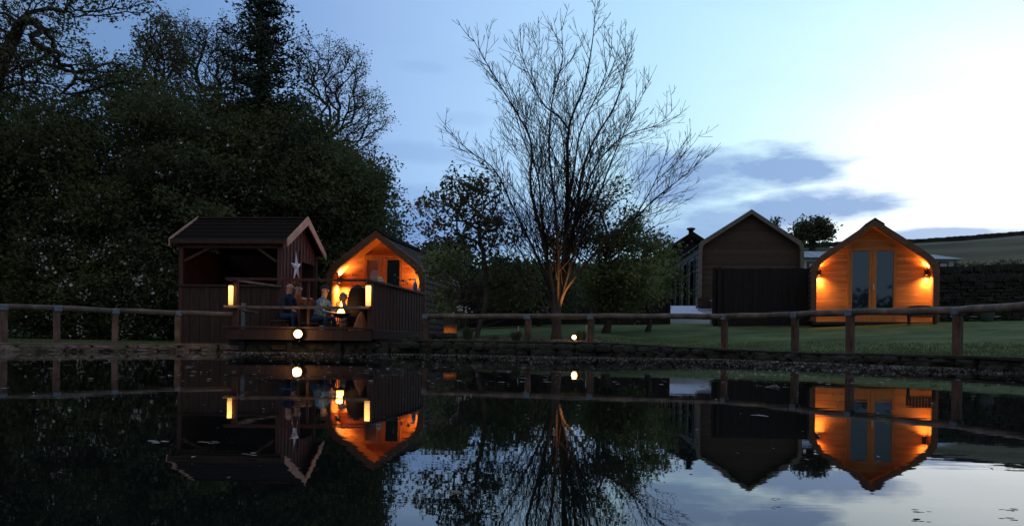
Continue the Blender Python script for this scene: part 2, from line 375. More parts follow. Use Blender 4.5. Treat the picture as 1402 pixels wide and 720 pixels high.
# ------------------------------------------------------------ arched pods
def arch_pts(w,h,hs=.49,cs=.62,sl=.745,n=8):
    q=[(-w,0)]
    k=5
    for i in range(1,k): q.append((-w,h*hs*i/k))
    a=Vector((-w,h*hs)); c=Vector((-w,h*(sl-(1-sl)/cs*(1-cs)))); b=Vector((-w*cs,h*sl))
    for i in range(n+1):
        t=i/n; q.append(tuple(a*(1-t)**2+c*2*t*(1-t)+b*t*t))
    k=5
    for i in range(1,k): q.append((-w*cs*(1-i/k),h*(sl+(1-sl)*i/k)))
    q.append((0,h)); return q+[(-x,z) for x,z in q[-2::-1]]
def walk(prof,step):
    v=[Vector(p) for p in prof]; L=[0]
    for a,b in zip(v,v[1:]): L.append(L[-1]+(b-a).length)
    n=round(L[-1]/step/2)*2; out=[]
    for i in range(n+1):
        s=L[-1]*i/n; out.append(Vector((np.interp(s,L,[q.x for q in v]),np.interp(s,L,[q.y for q in v]))))
    return out
def pod(name,label,loc,a,w,h,ov,length,hs,cs,sl,t_=.115,shellm='shingle',front='orange',trim='arch',lin='lining',step=.145,lap=.028,cap=True,cat='cabin'):
    t=thing(name,label,cat,loc,-a)
    outer=arch_pts(w,h,hs,cs,sl); inner=arch_pts(w-t_,h-t_*1.35,hs,cs,sl)
    # lapped shell
    mb=MB(); W=walk(outer,step); n=len(W); c0=Vector((0,h*.4))
    half=n//2
    def lapfaces(idx):
        for i in idx:
            p,q=W[i],W[i+1]; d=(q-p).normalized(); nn=Vector((-d.y,d.x))
            if nn.dot(p-c0)<0: nn=-nn
            lo,hi=(p,q) if i<half else (q,p)
            A=lo+nn*lap; B=hi+nn*.004; C=lo-nn*.01
            y0=0.02; y1=length
            vs=[(A.x,y0,A.y),(A.x,y1,A.y),(B.x,y1,B.y),(B.x,y0,B.y),(C.x,y0,C.y),(C.x,y1,C.y)]
            mb.add(vs,[(0,1,2,3),(4,5,1,0)])
    lapfaces(range(n-1))
    link('shell',mb,M[shellm],t)
    mb=MB(); # back wall
    mb.add([(x,length-.01,z) for x,z in outer],[tuple(range(len(outer)))]); mb.v+=[]; link('back_wall',mb,M[shellm],t)
    mb=MB(); k=len(outer); o_=arch_pts(w+.035,h+.04,hs,cs,sl); vs=[]
    for y in (-.04,.06):
        for prof in (o_,inner):
            vs+=[(x,y,z) for x,z in prof]
    fs=[]
    for i in range(k-1):
        fs+=[(i,i+1,k+i+1,k+i),(2*k+i+1,2*k+i,3*k+i,3*k+i+1),(i+1,i,2*k+i,2*k+i+1),(k+i,k+i+1,3*k+i+1,3*k+i)]
    mb.add(vs,fs); link('arch_trim',mb,M[trim],t,bevel=.006)
    mb=MB(); vs=[(x,y,z) for y in (.06,ov+.01) for x,z in inner]; mb.add(vs,[(i,i+1,k+i+1,k+i) for i in range(k-1)])
    link('porch_lining',mb,M[lin],t)
    mb=MB(); mb.add([(x,ov,z) for x,z in inner],[tuple(range(k))[::-1]]); fw=link('front_wall',mb,M[front],t)
    mb=MB(); mb.box((0,ov/2-.02,-.06),(2*w,ov+.1,.10)); link('threshold',mb,M['black'],t,bevel=.01)
    mb=MB(); mb.box((0,length/2+.3,-.3),(2*w-.12,length-.5,.6)); link('base',mb,M['black'],t)
    if cap:
        mb=MB()
        for i in range(int(length/.3)):
            y=-.06+i*.3
            for s in(-1,1):
                mb.prism([(0,y,h+.075),(s*.26,y,h-.10),(s*.26,y,h-.13),(0,y,h+.045)],(0,.32,-.012))
        link('ridge_cap',mb,M['felt'],t)
    return t
def doors(t,ov,x0,x1,z1,panes,pmats,z0=.0,fm='orangetrim',handle=None):
    d=MB(); W=x1-x0
    d.box(((x0+x1)/2,ov-.02,z1-.04),(W,.05,.08)); d.box((x0+.04,ov-.02,(z0+z1)/2-.04),(.08,.05,z1-z0-.08)); d.box((x1-.04,ov-.02,(z0+z1)/2-.04),(.08,.05,z1-z0-.08))
    link('door_frame',d,M[fm],t,bevel=.004)
    xm=(x0+x1)/2
    for s,(pa,pb,zt,zb),pm in zip((0,1),panes,pmats):
        a=x0+.085 if s==0 else xm+.004; b=xm-.004 if s==0 else x1-.085; zt2=z1-.085
        m=MB(); m.box(((a+pa)/2,ov-.022,(z0+zt2)/2),(pa-a,.045,zt2-z0)); m.box(((pb+b)/2,ov-.022,(z0+zt2)/2),(b-pb,.045,zt2-z0))
        m.box(((pa+pb)/2,ov-.022,(zt+zt2)/2),(pb-pa-.002,.045,zt2-zt)); m.box(((pa+pb)/2,ov-.022,(zb+z0)/2),(pb-pa-.002,.045,zb-z0))
        o=link('door',m,M[fm],t,bevel=.003)
        g=MB(); g.box(((pa+pb)/2,ov-.012,(zt+zb)/2),(pb-pa+.01,.012,zt-zb+.01)); link('pane',g,M[pm],o)
        if handle and s==1:
            h=MB(); h.box((xm+.05,ov-.05,handle),(.03,.02,.16)); h.tube([(xm+.05,ov-.06,handle+.03),(xm+.05,ov-.09,handle+.03),(xm-.06,ov-.09,handle+.03)],.009,6)
            link('handle',h,M['silver'],o)
def sconce(loc,label,up=True,power=6,rz=0,group=None,spd=.36,sx=0):
    t=thing('wall_light',label,'wall light',loc,rz)
    m=MB(); m.box((0,-.05,0),(.09,.10,.15)); m.box((0,-.006,0),(.11,.012,.19)); link('housing',m,M['black'],t,bevel=.008)
    for zz in ((.0762,-.0762) if up else (-.0762,)):
        m=MB(); m.lathe((0,-.05,zz),[(0,0),(.032,0)] if zz>0 else [(.032,0),(0,0)],12); link('lens',m,M['sconceglow'],t)
    light('wall_light_glow',(0,-.08,-.10),power*3.2,parent=t,r=.02,typ='SPOT',spot=1.35,rot=(.22,0,0)); light('wall_light_spill',(0,-.13,-.11),power*2.4,parent=t,r=.02,typ='SPOT',spot=2.75,rot=(.0,0,0))
    if up: light('wall_light_glow',(0,-.08,.10),power*2.6,parent=t,r=.02,typ='SPOT',spot=1.35,rot=(math.pi-.15,0,0)); light('wall_light_spill',(0,-.13,.11),power*1.3,parent=t,r=.02,typ='SPOT',spot=2.75,rot=(math.pi,0,0))
    return t
def local(t,px,py,yl):
    # point of the thing's local plane y=yl seen at photo pixel
    a=-t.rotation_euler.z; n=Vector((math.sin(a),math.cos(a),0)); r=Vector((math.cos(a),-math.sin(a),0))
    d=P(px,py,1)-Vector((0,0,CZ)); o=Vector((0,0,CZ)); L=Vector(t.location)
    k=((L+n*yl)-o).dot(n)/d.dot(n); q=o+d*k-L
    return (q.dot(r),yl,q.z)
def world_of(t,l):
    a=-t.rotation_euler.z; return Vector(t.location)+Vector((math.cos(a),-math.sin(a),0))*l[0]+Vector((math.sin(a),math.cos(a),0))*l[1]+Vector((0,0,l[2]))
# right pod
aR=math.radians(15)
base2=P(1196,441,23.4); OV=.42
pod2=pod('camping_pod','arched timber pod with orange lit front and glass double doors on the right',(base2.x,base2.y,base2.z+.02),aR,1.65,2.86,OV,4.6,.48,.80,.67)
L0=local(pod2,1160,344,OV); L1=local(pod2,1228,338,OV)
pn=[]
for a,b in ((1167,1189),(1200,1222)):
    A=local(pod2,a,344,OV); B=local(pod2,b,424,OV); pn.append((A[0],B[0],A[2],B[2]))
doors(pod2,OV,L0[0],L1[0],L1[2]-.02,pn,['glass','glass'],handle=local(pod2,1197,393,OV)[2])
for px,nm in ((1124,'black up and down wall light left of the right pod doors'),(1267,'black up and down wall light right of the right pod doors')):
    l=local(pod2,px,373,OV); l=(math.copysign(1.43,l[0]),OV,l[2]); sconce(world_of(pod2,l),nm,power=24,rz=-aR,sx=-math.copysign(1,l[0]))
# middle pod
aM=math.radians(8)
bm_=Vector((-3.59,21.6,.45))
pod1=pod('camping_pod','arched timber pod with orange lit porch behind the slatted deck screen',bm_,aM,1.30,2.66,.62,4.7,.52,.80,.70,t_=.12)
OV1=.62
L0=local(pod1,498,350,OV1); L1=local(pod1,552,349,OV1); pn=[]
for a,b in ((503,517.5),(530.5,548.5)):
    A=local(pod1,a,356,OV1); B=local(pod1,b,440,OV1); pn.append((A[0],B[0],A[2],.22))
doors(pod1,OV1,L0[0],L1[0],L1[2],pn,['glasspale','glassdark'],z0=.0)
l=(-1.165,.38,1.42); sconce(world_of(pod1,l),'small black wall light on the left side lining of the middle pod porch',power=48,rz=-aM+math.pi/2)
l=(1.165,.38,1.05); sconce(world_of(pod1,l),'small wall light on the right side lining of the middle pod porch',power=30,rz=-aM-math.pi/2)
# little star on the orange wall
def star(name,label,center,ex,ez,nrm,R,r,th,m,cat='star'):
    mb=MB(); c=Vector(center); pts=[]
    for i in range(10):
        a=math.pi/2+i*math.pi/5; q=R if i%2==0 else r
        pts.append(c+ex*math.cos(a)*q+ez*math.sin(a)*q)
    n=Vector(nrm); top=c+n*th
    o=link(name,mb.add(pts+[top]+[c-n*.005],[(i,(i+1)%10,10) for i in range(10)]+[((i+1)%10,i,11) for i in range(10)]),m,base=tuple(c))
    return tag(o,label,cat)
q=world_of(pod1,local(pod1,481,381,OV1-.03)); rM=Vector((math.cos(aM),-math.sin(aM),0)); nM=Vector((-math.sin(aM),-math.cos(aM),0))
star('wooden_star','small pale wooden star on the orange porch wall of the middle pod',q,rM,Vector((0,0,1)),nM,.16,.07,.02,M['barge'])
# ------------------------------------------------------------ lodges
b3=P(1028,436,34)
lodge=pod('timber_lodge','large brown gabled lodge with pale edge trim behind the black board fence',(b3.x-.02,34,b3.z),math.radians(3.5),2.1,4.45,.3,9.2,.64,.93,.715,t_=.11,shellm='greyclad',front='brownclad',trim='paletrim',lin='arch',step=.24,lap=.03,cap=False,cat='lodge')
roof=MB()
for s in (-1,1):
    roof.add([(s*2.2,-.02,2.98),(s*.0,-.02,4.50),(0,9.2,4.50),(s*2.2,9.2,2.98),(s*2.2,-.02,2.93),(0,-.02,4.46),(0,9.2,4.46),(s*2.2,9.2,2.93)],[(0,1,2,3),(4,7,6,5),(0,4,5,1),(3,2,6,7),(0,3,7,4)])
link('roof',roof,M['roofdark'],lodge)
for y0 in (.9,2.9,5.2,7.2):      # tall side windows on the pond side
    m=MB(); m.box((-2.155,y0+.55,1.45),(.05,1.1,2.3)); o=link('window',m,M['slatgrey'],lodge,bevel=.01)
    g=MB(); g.box((-2.183,y0+.55,1.45),(.008,.94,2.12)); link('pane',g,M['glassdark'],o)
b4=P(947,436,44)
lodge2=pod('timber_lodge','dark gabled lodge with a flue behind the large brown lodge',(b4.x,44,b4.z),math.radians(3.5),2.3,4.6,.3,8,.62,.93,.70,t_=.2,shellm='roofdark',front='blackfence',trim='felt',lin='arch',step=.3,lap=.03,cap=False,cat='lodge')
fl=MB(); q=P(946,322,44.6); fl.lathe((q.x,q.y,q.z-.3),[(.13,0),(.13,.55),(.16,.55),(.16,.6)],14); fl.lathe((q.x,q.y,q.z+.36),[(.04,-.12),(.24,-.06),(.22,.02),(0,.06)],14); 
tt=Matrix.Rotation(math.radians(3.5),3,'Z')
fo=MB()
for v in fl.v:
    d=Vector(v)-Vector(lodge2.location); fo.v.append(tuple(tt@d))
fo.f=fl.f; fo.m=fl.m; link('flue',fo,M['steel'],lodge2,smooth=True)
# ------------------------------------------------------------ black board fences
def board_fence(label,a,b,top0,top1,m,boardw=.14,name='board_fence',posts=True,base=None):
    a=Vector((a.x,a.y,0)); b=Vector((b.x,b.y,0)); t=thing(name,label,'fence',(a.x,a.y,0)); d=b-a; L=d.length; d.normalize(); nrm=Vector((d.y,-d.x,0))
    n=int(L/boardw); mb=MB()
    for i in range(n):
        s=(i+.5)*L/n; p=a+d*s; z0=(base if base is not None else ground(p.x,p.y)-.05); z1=top0+(top1-top0)*s/L+random.uniform(-.015,.015)
        off=.022 if i%2 else 0
        mb.box((p.x+nrm.x*off,p.y+nrm.y*off,(z0+z1)/2),(boardw*1.08,.02,z1-z0),math.atan2(d.y,d.x),rx=random.uniform(-.006,.006))
    link('boards',mb,m,t,world=True)
    if posts:
        k=max(2,int(L/1.9)+1)
        for i in range(k):
            p=a+d*(L*i/(k-1)); z1=top0+(top1-top0)*i/(k-1)+.06; z0=ground(p.x,p.y)-.1
            pm=MB(); pm.box((p.x+nrm.x*.08,p.y+nrm.y*.08,(z0+z1)/2),(.1,.1,z1-z0),math.atan2(d.y,d.x)); link('post',pm,m,t,world=True,bevel=.008)
    return t
A=P(985,368,25.5); B=P(1119,367,25.0)
board_fence('tall black board fence between the brown lodge and the right pod',A,B,A.z,B.z,M['blackfence'])
A2=P(981,369,27.8); board_fence('short black board fence return beside the pale concrete slab',A2,A+Vector((-.03,.1,0)),A2.z,A.z,M['blackfence'])
A=P(628,384,28); B=P(915,392,29)
board_fence('long black board fence behind the bare tree and lawn',A,B,A.z,B.z,M['blackfence'],.16)
# pale concrete ramp and slab between lodge and fence
q0=P(911,434,30.5); q1=P(972,434,29.0); q2=P(952,418.5,33.0); q3=P(912,418.5,33.5)
mb=MB(); mb.add([q0,q1,q2,q3]+[Vector((p.x,p.y,p.z-.35)) for p in (q0,q1,q2,q3)],[(0,1,2,3),(0,4,5,1),(1,5,6,2),(2,6,7,3),(3,7,4,0)])
tag(link('concrete_ramp',mb,M['concrete'],base=tuple(q0)),'pale sloping concrete ramp in front of the brown lodge','ramp')
q0=P(971,434,29.3); q1=P(985,434,29.3); q2=P(984,422.5,31.5); q3=P(955,422.5,31.5)
mb=MB(); mb.add([q0,q1,q2,q3]+[Vector((p.x,p.y,p.z-.35)) for p in (q0,q1,q2,q3)],[(0,1,2,3),(0,4,5,1),(1,5,6,2),(2,6,7,3),(3,7,4,0)])
tag(link('concrete_slab',mb,M['concrete2'],base=tuple(q0)),'grey concrete slab right of the pale ramp','slab')
# arched gate leaf & storage box
t=thing('garden_gate','small dark arch-topped gate against the brown lodge front','gate',P(965,422,31.2))
g=MB(); W_=.27; H_=.46
for i in range(5):
    x=-W_+.054+i*.108; hh=H_*(1-.25*(x/W_)**2)
    g.box((x,0,hh/2),(.1,.025,hh))
g.box((0,-.025,.1),(.52,.02,.05)); g.box((0,-.025,.33),(.5,.02,.05)); link('boards',g,M['darkwood'],t)
g=MB()
for s in (-1,1): g=MB(); g.box((s*.31,0,.22),(.06,.06,.46)); link('post',g,M['paletrim'],t)
t=thing('storage_box','blue grey storage box with pale lid beside the small dark gate','box',P(977.5,422,31.0))
g=MB(); g.box((0,0,.13),(.24,.3,.26)); link('body',g,M['slatgrey'],t,bevel=.01)
g=MB(); g.box((0,0,.29),(.27,.33,.05)); link('lid',g,M['concrete2'],t,bevel=.01)
# ------------------------------------------------------------ star hut
aH=math.radians(3.7)
hut=thing('garden_hut','open-fronted dark wooden garden hut with a dark pitched roof','hut',(-5.37,19.1,.35),-aH)
def eave(px,py,yl): return local(hut,px,py,yl)
HL=2.42; HD=2.6; zs=1.13; ze=2.16; zr=2.90   # local heights above floor at z=.35
m=MB()
for i in range(int(HL/.12)):
    x=-(i+.5)*.12; m.box((x,(.012 if i%2 else 0),zs/2-.15),(.125,.022,zs+.3))
m.box((-HL/2,0.0,zs+.02),(HL+.02,.12,.045)); link('front_boards',m,M['darkwood'],hut)
m=MB()
for i in range(10):
    y=.06+i*.12; zt=2.1+ (zr-2.1)*(1-abs(y-HD/2)/(HD/2))-.02
    m.box(((.016 if i%2 else 0),y,zt/2-.1),(.022,.125,zt+.2))
for i in range(10,int(HD/.12)+1):
    y=.06+i*.12; zt=2.1+ (zr-2.1)*(1-abs(y-HD/2)/(HD/2))-.02
    if zt>1.95: m.box(((.016 if i%2 else 0),y,(zt+1.85)/2),(.022,.125,zt-1.85))
link('gable_boards',m,M['hutboard'],hut)
m=MB()
for i in range(int(HD/.14)):
    m.box((-HL,.07+i*.14,.95),(.022,.145,2.3))
for i in range(int(HL/.14)):
    m.box((-.07-i*.14,HD,.95),(.145,.022,2.3))
link('back_boards',m,M['darkwood'],hut)
for x,y in ((-.05,.03),(-HL+.04,.03),(.0,1.3),(.0,HD-.02),(-HL+.04,HD-.05)):
    m=MB(); m.box((x+.012,y,.95),(.09,.09,2.3)); link('post',m,M['hutboard'],hut,bevel=.006)
m=MB(); m.box((-HL/2,.02,ze-.07),(HL+.1,.07,.15)); link('beam',m,M['hutboard'],hut,bevel=.006)
for a,b in (((-HL+.1,.05,1.72),(-HL+.75,.05,2.05)),((-.12,.05,1.72),(-.6,.05,2.05))):
    m=MB(); m.beam(a,b,.05,.06); link('brace',m,M['hutboard'],hut)
# roof slopes
e0=local(hut,386,331,-.12)
xe=.20; xw=-HL-.14; m=MB(); yR=HD/2
for s,ye in ((-1,-.16),(1,HD+.22)):
    zE=zr-(abs(ye-yR))*(zr-2.19)/(yR+.16)
    vs=[(xw,ye,zE),(xe,ye,zE),(xe,yR,zr),(xw,yR,zr)]; vs+=[(x,y,z-.05) for x,y,z in vs]
    m.add(vs,[(0,1,2,3),(7,6,5,4),(0,4,5,1),(1,5,6,2),(3,2,6,7),(0,3,7,4)])
    for k in range(1,6):
        f=k/6; y=ye+(yR-ye)*f; z=zE+(zr-zE)*f; m.box(((xe+xw)/2,y,z+.004),(xe-xw-.01,.03,.02))
link('roof',m,M['felt'],hut)
m=MB(); m.box(((xe+xw)/2,yR,zr+.012),(xe-xw,.14,.03)); m2=MB(); m2.box(((xe+xw)/2,-.175,2.16),(xe-xw,.02,.1)); link('fascia',m2,M['darkwood'],hut); link('ridge_strip',m,M['darkwood'],hut)
for X,tn in ((xe+.015,'barge'),(xw-.015,'barge')):
    for ye in (-.19,HD+.25):
        zE=zr-(abs(ye-yR))*(zr-2.19)/(yR+.16); m=MB()
        n=1 if ye>1 else -1
        vs=[(X-.013,yR,zr+.05),(X-.013,ye,zE+.05),(X-.013,ye,zE-.13),(X-.013,yR,zr-.16)]
        m.prism(vs,(.026,0,0)); link('bargeboard',m,M[tn],hut)
sc=world_of(hut,(.045,.97,2.0)); exv=Vector((math.sin(aH),math.cos(aH),0)); nx=Vector((math.cos(aH),-math.sin(aH),0))
# the hut's star: five long points
mb=MB(); pts=[]; c=Vector((0,0,0))
for i in range(10):
    a=math.pi/2+i*math.pi/5+.08; q=(.40 if i in (0,) else .37 if i in(4,6) else .36) if i%2==0 else .125
    pts.append(exv*math.cos(a)*q*1.12+Vector((0,0,1))*math.sin(a)*q*1.0+nx*.012)
o=link('metal_star',mb.add(pts+[nx*.07,nx*-.0],[(i,(i+1)%10,10) for i in range(10)]+[((i+1)%10,i,11) for i in range(10)]),M['white']); o.location=world_of(hut,(.03,.97,1.66))
tag(o,'white five pointed barn star hung on the hut gable','star')
# ------------------------------------------------------------ deck
DZ=.45
dk=thing('timber_deck','dark timber deck with railings and slatted screen overhanging the pond','deck',(-4.4,17,0))
poly=[(-5.9,16.98),(-2.9,16.98),(-2.27,21.4),(-5.0,22.1),(-5.3,19.2)]
m=MB(); x=-5.95; i=0
y=16.98
while y<22.0:
    y2=y+.118
    def xr(yy): return -2.9+(yy-16.98)/(21.4-16.98)*.63
    def xl(yy): return -5.9+(min(yy,19.2)-16.98)/2.2*.45+(.0 if yy<19.2 else (yy-19.2)*.12)
    m.add([(xl(y),y,DZ),(xr(y),y,DZ),(xr(y2),y2,DZ),(xl(y2),y2,DZ),(xl(y),y,DZ-.03),(xr(y),y,DZ-.03),(xr(y2),y2,DZ-.03),(xl(y2),y2,DZ-.03)],[(0,1,2,3),(4,7,6,5),(0,4,5,1),(1,5,6,2),(2,6,7,3),(3,7,4,0)])
    y=y2+.008
link('deck_boards',m,M['hutboard'],dk,world=True)
m=MB(); m.beam((-5.95,16.94,DZ+.065),(-2.86,16.94,DZ+.065),.05,.045); m.beam((-5.9,16.965,DZ-.08),(-2.88,16.965,DZ-.08),.04,.22); m.beam((-2.86,16.97,DZ-.06),(-2.24,21.3,DZ-.06),.04,.2)
link('fascia',m,M['darkwood'],dk,world=True,bevel=.006)
m=MB()
for px in (-5.6,-4.6,-3.6,-2.95):
    for yy in (17.15,):
        m=MB(); m.box((px,yy,.1),(.12,.12,.6)); link('stilt',m,M['black'],dk,world=True)
m=MB(); m.box((-4.4,17.22,.1),(3.0,.06,.62)); link('void_shade',m,M['black'],dk,world=True)  # black sheet put in for the shade of the void under the deck
for a,b,w_,h_ in ((P(309,381.5,16.95),P(506,384,16.95),.09,.045),(P(307,420,16.93),P(506,421.5,16.93),.11,.05),
               (P(313,382.5,17.05),P(384,392.5,19.15),.08,.045),(P(313,421,17.05),P(352,428,18.6),.08,.04)):
    m=MB(); m.beam(a,b,w_,h_); link('rail',m,M['rail'] if w_>.1 else M['hutboard'] if a.y<17 else M['rail'],dk,world=True,bevel=.006)
for px,yy in ((319.5,17.02),(503,17.02),(421,17.02)):
    a=P(px,466,yy); m=MB(); 
    if px==421: m.box((a.x,yy+.04,(DZ+1.46)/2),(.05,.05,1.46-DZ))
    else: m.box((a.x+(.03 if px<400 else .05),yy+.03,(DZ+1.48)/2),(.10,.10,1.48-DZ))
    link('post',m,M['hutboard'],dk,world=True,bevel=.008)
a=P(333,466,18.0); m=MB(); m.box((a.x,18.0,.75),(.08,.08,.6)); link('post',m,M['zinc'],dk,world=True,bevel=.008)
# slatted side screen
a=P(506,384,17.0); b=P(579,402.5,21.35); m=MB(); n=34
za,zb=a.z,b.z
for i in range(n):
    f=(i+.5)/n; p=a.lerp(b,f); off=.012*(i%2)
    d=(Vector((b.x,b.y,0))-Vector((a.x,a.y,0))).normalized(); z1=p.z-.03
    m.box((p.x+off,p.y,(DZ+.03+z1)/2),(.112,.02,z1-DZ-.03),math.atan2(d.y,d.x))
link('slatted_screen',m,M['hutboard'],dk,world=True)
m=MB(); m.beam(a+Vector((0,-.05,0)),b,.14,.04); link('screen_cap',m,M['rail'],dk,world=True,bevel=.006)
# post lights
def post_light(px0,px1,py0,py1,Y,label,power,m_='strip',dep=.06):
    A=P(px0,py1,Y); B=P(px1,py0,Y); w_=B.x-A.x; h_=B.z-A.z
    t=thing('post_light',label,'light',(A.x+w_/2,Y,A.z))
    g=MB(); g.box((0,0,h_/2),(w_,dep,h_)); link('diffuser',g,M[m_],t,bevel=.012)
    for zz in (h_+.012,-.01): g=MB(); g.box((0,0,zz),(w_*1.1,dep*1.2,.02)); link('end_cap',g,M['steel'],t)
    light('post_light_glow',(-.03 if px0<400 else -.02,-.08,h_*.5),power,(1,.55,.18),.02,parent=t,typ='SPOT',spot=2.7,rot=(0,0,0))
    return t
post_light(313,319,391,417.5,16.93,'glowing tall light on the front left deck post',6)
post_light(500.7,507.8,391,419,16.93,'glowing tall light on the front right deck post',4)
post_light(574.8,577.2,408,449,21.25,'thin glowing light strip at the far end of the slatted screen',1.0,'strip2',.03)
# flood lamp on deck edge
def floodlamp(p,label,R,power,aim,spot=2.4):
    t=thing('flood_lamp',label,'lamp',p)
    n=18
    vs=[];
    b=MB()
    ring=[(R*1.15,-.0),(R*1.15,.03),(R*.8,.12),(R*.3,.16),(0,.16)]
    for r,y in ring:
        for j in range(n): a=2*math.pi*j/n; b.v.append((r*math.cos(a),y,r*math.sin(a)))
    for i in range(len(ring)-1):
        for j in range(n): k=(j+1)%n; b.f.append((i*n+j,i*n+k,(i+1)*n+k,(i+1)*n+j)); b.m.append(0)
    b.box((0,.1,-R*1.3),(.03,.05,R*1.2)); link('housing',b,M['black'],t)
    l=MB()
    for j in range(n): a=2*math.pi*j/n; l.v.append((R*math.cos(a),-.004,R*math.sin(a)))
    l.v.append((0,-.035,0))
    for j in range(n): l.f.append((j,(j+1)%n,n)); l.m.append(0)
    link('lens',l,M['glow'],t,smooth=True)
    light('lamp_glow_light',(0,-.14,.0),power,(1,.55,.2),.06,parent=t)
    return t
floodlamp(P(408,457,16.82),'bright round lamp under the deck edge shining over the water',.085,8,None)
gl=floodlamp(P(786,461.5,16.75),'small bright garden lamp on a stake beside the bare tree',.045,1.2,None)
s_=MB(); s_.tube([(0,.05,-.05),(0,.05,-.3)],.012,6); link('stake',s_,M['black'],gl)
pu=P(784,458,17.05); light('tree_uplight',pu,330,(1,.45,.13),.04,'SPOT',rot=(P(774,395,17.25)-pu).to_track_quat('-Z','Y').to_euler(),spot=.5)
# ------------------------------------------------------------ orange board and stone step behind pod side, stones under deck
q=P(616,457,20.0); t=thing('timber_step','orange lit timber step beside the middle pod','step',q)
m=MB(); m.box((0,.12,.11),(.32,.03,.22),0,rx=-.5); m.box((-.02,.25,.2),(.30,.25,.03)); link('tread',m,M['orangetrim'],t,bevel=.006)
light('step_fill',(q.x-.05,q.y-.3,q.z+.42),5,(1,.5,.18),.02,'SPOT',rot=(.55,0,0),spot=1.2)  # unseen spot added to light the step; it has no fixture
def rocks(label,spots,name='boulder',g=None):
    for (px,py,Y,sx,sz) in spots:
        q=P(px,py,Y); mb=MB(); mb.rock((0,0,sz/2-.02),(sx,sx*.8,sz),random.random()*3); o=link(name,mb,M['stone'],smooth=False); o.location=q
        tag(o,label,'stone',g)
for lab,sp in (('wide flat grey stone block beneath the timber step',(607,466,18.2,.75,.2)),('brown boulder under the right end of the deck',(567,470,17.4,.3,.2)),('low reddish boulder at the water below the screen',(560,477,17.1,.45,.16)),('pale rounded stone below the first fence post',(600,478,17.1,.4,.18))):
    rocks(lab,[sp])
# ------------------------------------------------------------ hill house, walls
hx0,hx1=P(1090,350,50).x,P(1306,350,50).x; hz=3.6
hs=thing('bungalow','low white bungalow with blue slate roof behind the right pod','bungalow',((hx0+hx1)/2,50,hz))
cx=(hx0+hx1)/2; m=MB(); m.box((0,3,.85),(hx1-hx0,6,2.3)); link('wall',m,M['render'],hs)
m=MB(); X0=hx0-cx-.3; X1=hx1-cx+.5; zt=P(1200,346,52).z-hz; z0=P(1300,355.5,50).z-hz
m.add([(X0,-.4,z0),(X1,-.4,z0),(X1,6.4,z0),(X0,6.4,z0),(X0+1,2.6,zt+.1),(X1-1.3,2.6,zt+.1)],[(0,1,5,4),(1,2,5),(2,3,4,5),(3,0,4),(0,3,2,1)]); link('roof',m,M['slate'],hs)
for px in (1291,1112):
    m=MB(); x=P(px,366,50).x-cx; m.box((x,-.03,P(px,367,50).z-hz),(.62,.06,.75)); o=link('window',m,M['slatgrey'],hs); g=MB(); g.box((x,-.065,P(px,367,50).z-hz),(.4,.02,.55)); link('pane',g,M['winlit'],o)
def drywall(label,A,B,topA,topB,zb,rowh=.11,m=M['drystone'],thick=.4,name='dry_stone_wall'):
    t=thing(name,label,'wall',(A[0],A[1],zb)); mb=MB(); a=Vector((A[0],A[1],0)); b=Vector((B[0],B[1],0)); d=(b-a); L=d.length; d.normalize(); rz=math.atan2(d.y,d.x)
    z=zb
    r0_=rowh
    while z<max(topA,topB):
        rowh=r0_*random.uniform(.65,1.3); s=random.uniform(-.2,0)
        while s<L:
            l=random.uniform(.22,.5)*rowh/.16; top=topA+(topB-topA)*min(1,max(0,s/L)); 
            if z<top-rowh*.3:
                p=a+d*(s+l/2); mb.box((p.x,p.y+random.uniform(-.04,.04),z+rowh/2),(l*.96,thick,rowh*.93),rz,jit=.022)
            s+=l
        z+=rowh
    link('stones',mb,m,t,world=True,bevel=.012)
    cp=MB(); s=0
    while s<L:
        l=random.uniform(.12,.22)*rowh/.16; top=topA+(topB-topA)*s/L; p=a+d*s; cp.box((p.x,p.y,top+.08),(l*.9,thick*1.1,random.uniform(.16,.26)),rz,ry=random.uniform(-.2,.2),jit=.02); s+=l
    link('coping',cp,m,t,world=True)
    return t
A=P(1272,386,26.5); B=P(1440,381,25.0)
drywall('dark dry stone retaining wall right of the right pod',(A.x,A.y),(B.x+1,B.y),A.z,B.z,.8)
A=P(1100,379,29.5); B=P(1450,366,28.0)
drywall('mossy upper dry stone wall behind the retaining wall',(A.x,A.y),(B.x+1,B.y),A.z,B.z,1.6)
# crest wall on the hill
t=thing('field_wall','distant dark field wall running along the hill crest','wall',(30,90,10)); m=MB(); prev=None
for i in range(60):
    u=.30+i*.0075; y=90; x=u*y; x2=(u+.0075)*y; m.box(((x+x2)/2,y,ground((x+x2)/2,y)+.2),(x2-x+.02,.6,.5+random.uniform(-.08,.08)),math.atan2(ground(x2,y)-ground(x,y),0.0001)*0)
link('stones',m,M['drystone'],t,world=True)
t=thing('hedgerow','dark hedgerow crossing the hillside above the bungalow','hedge',(36,70,7))
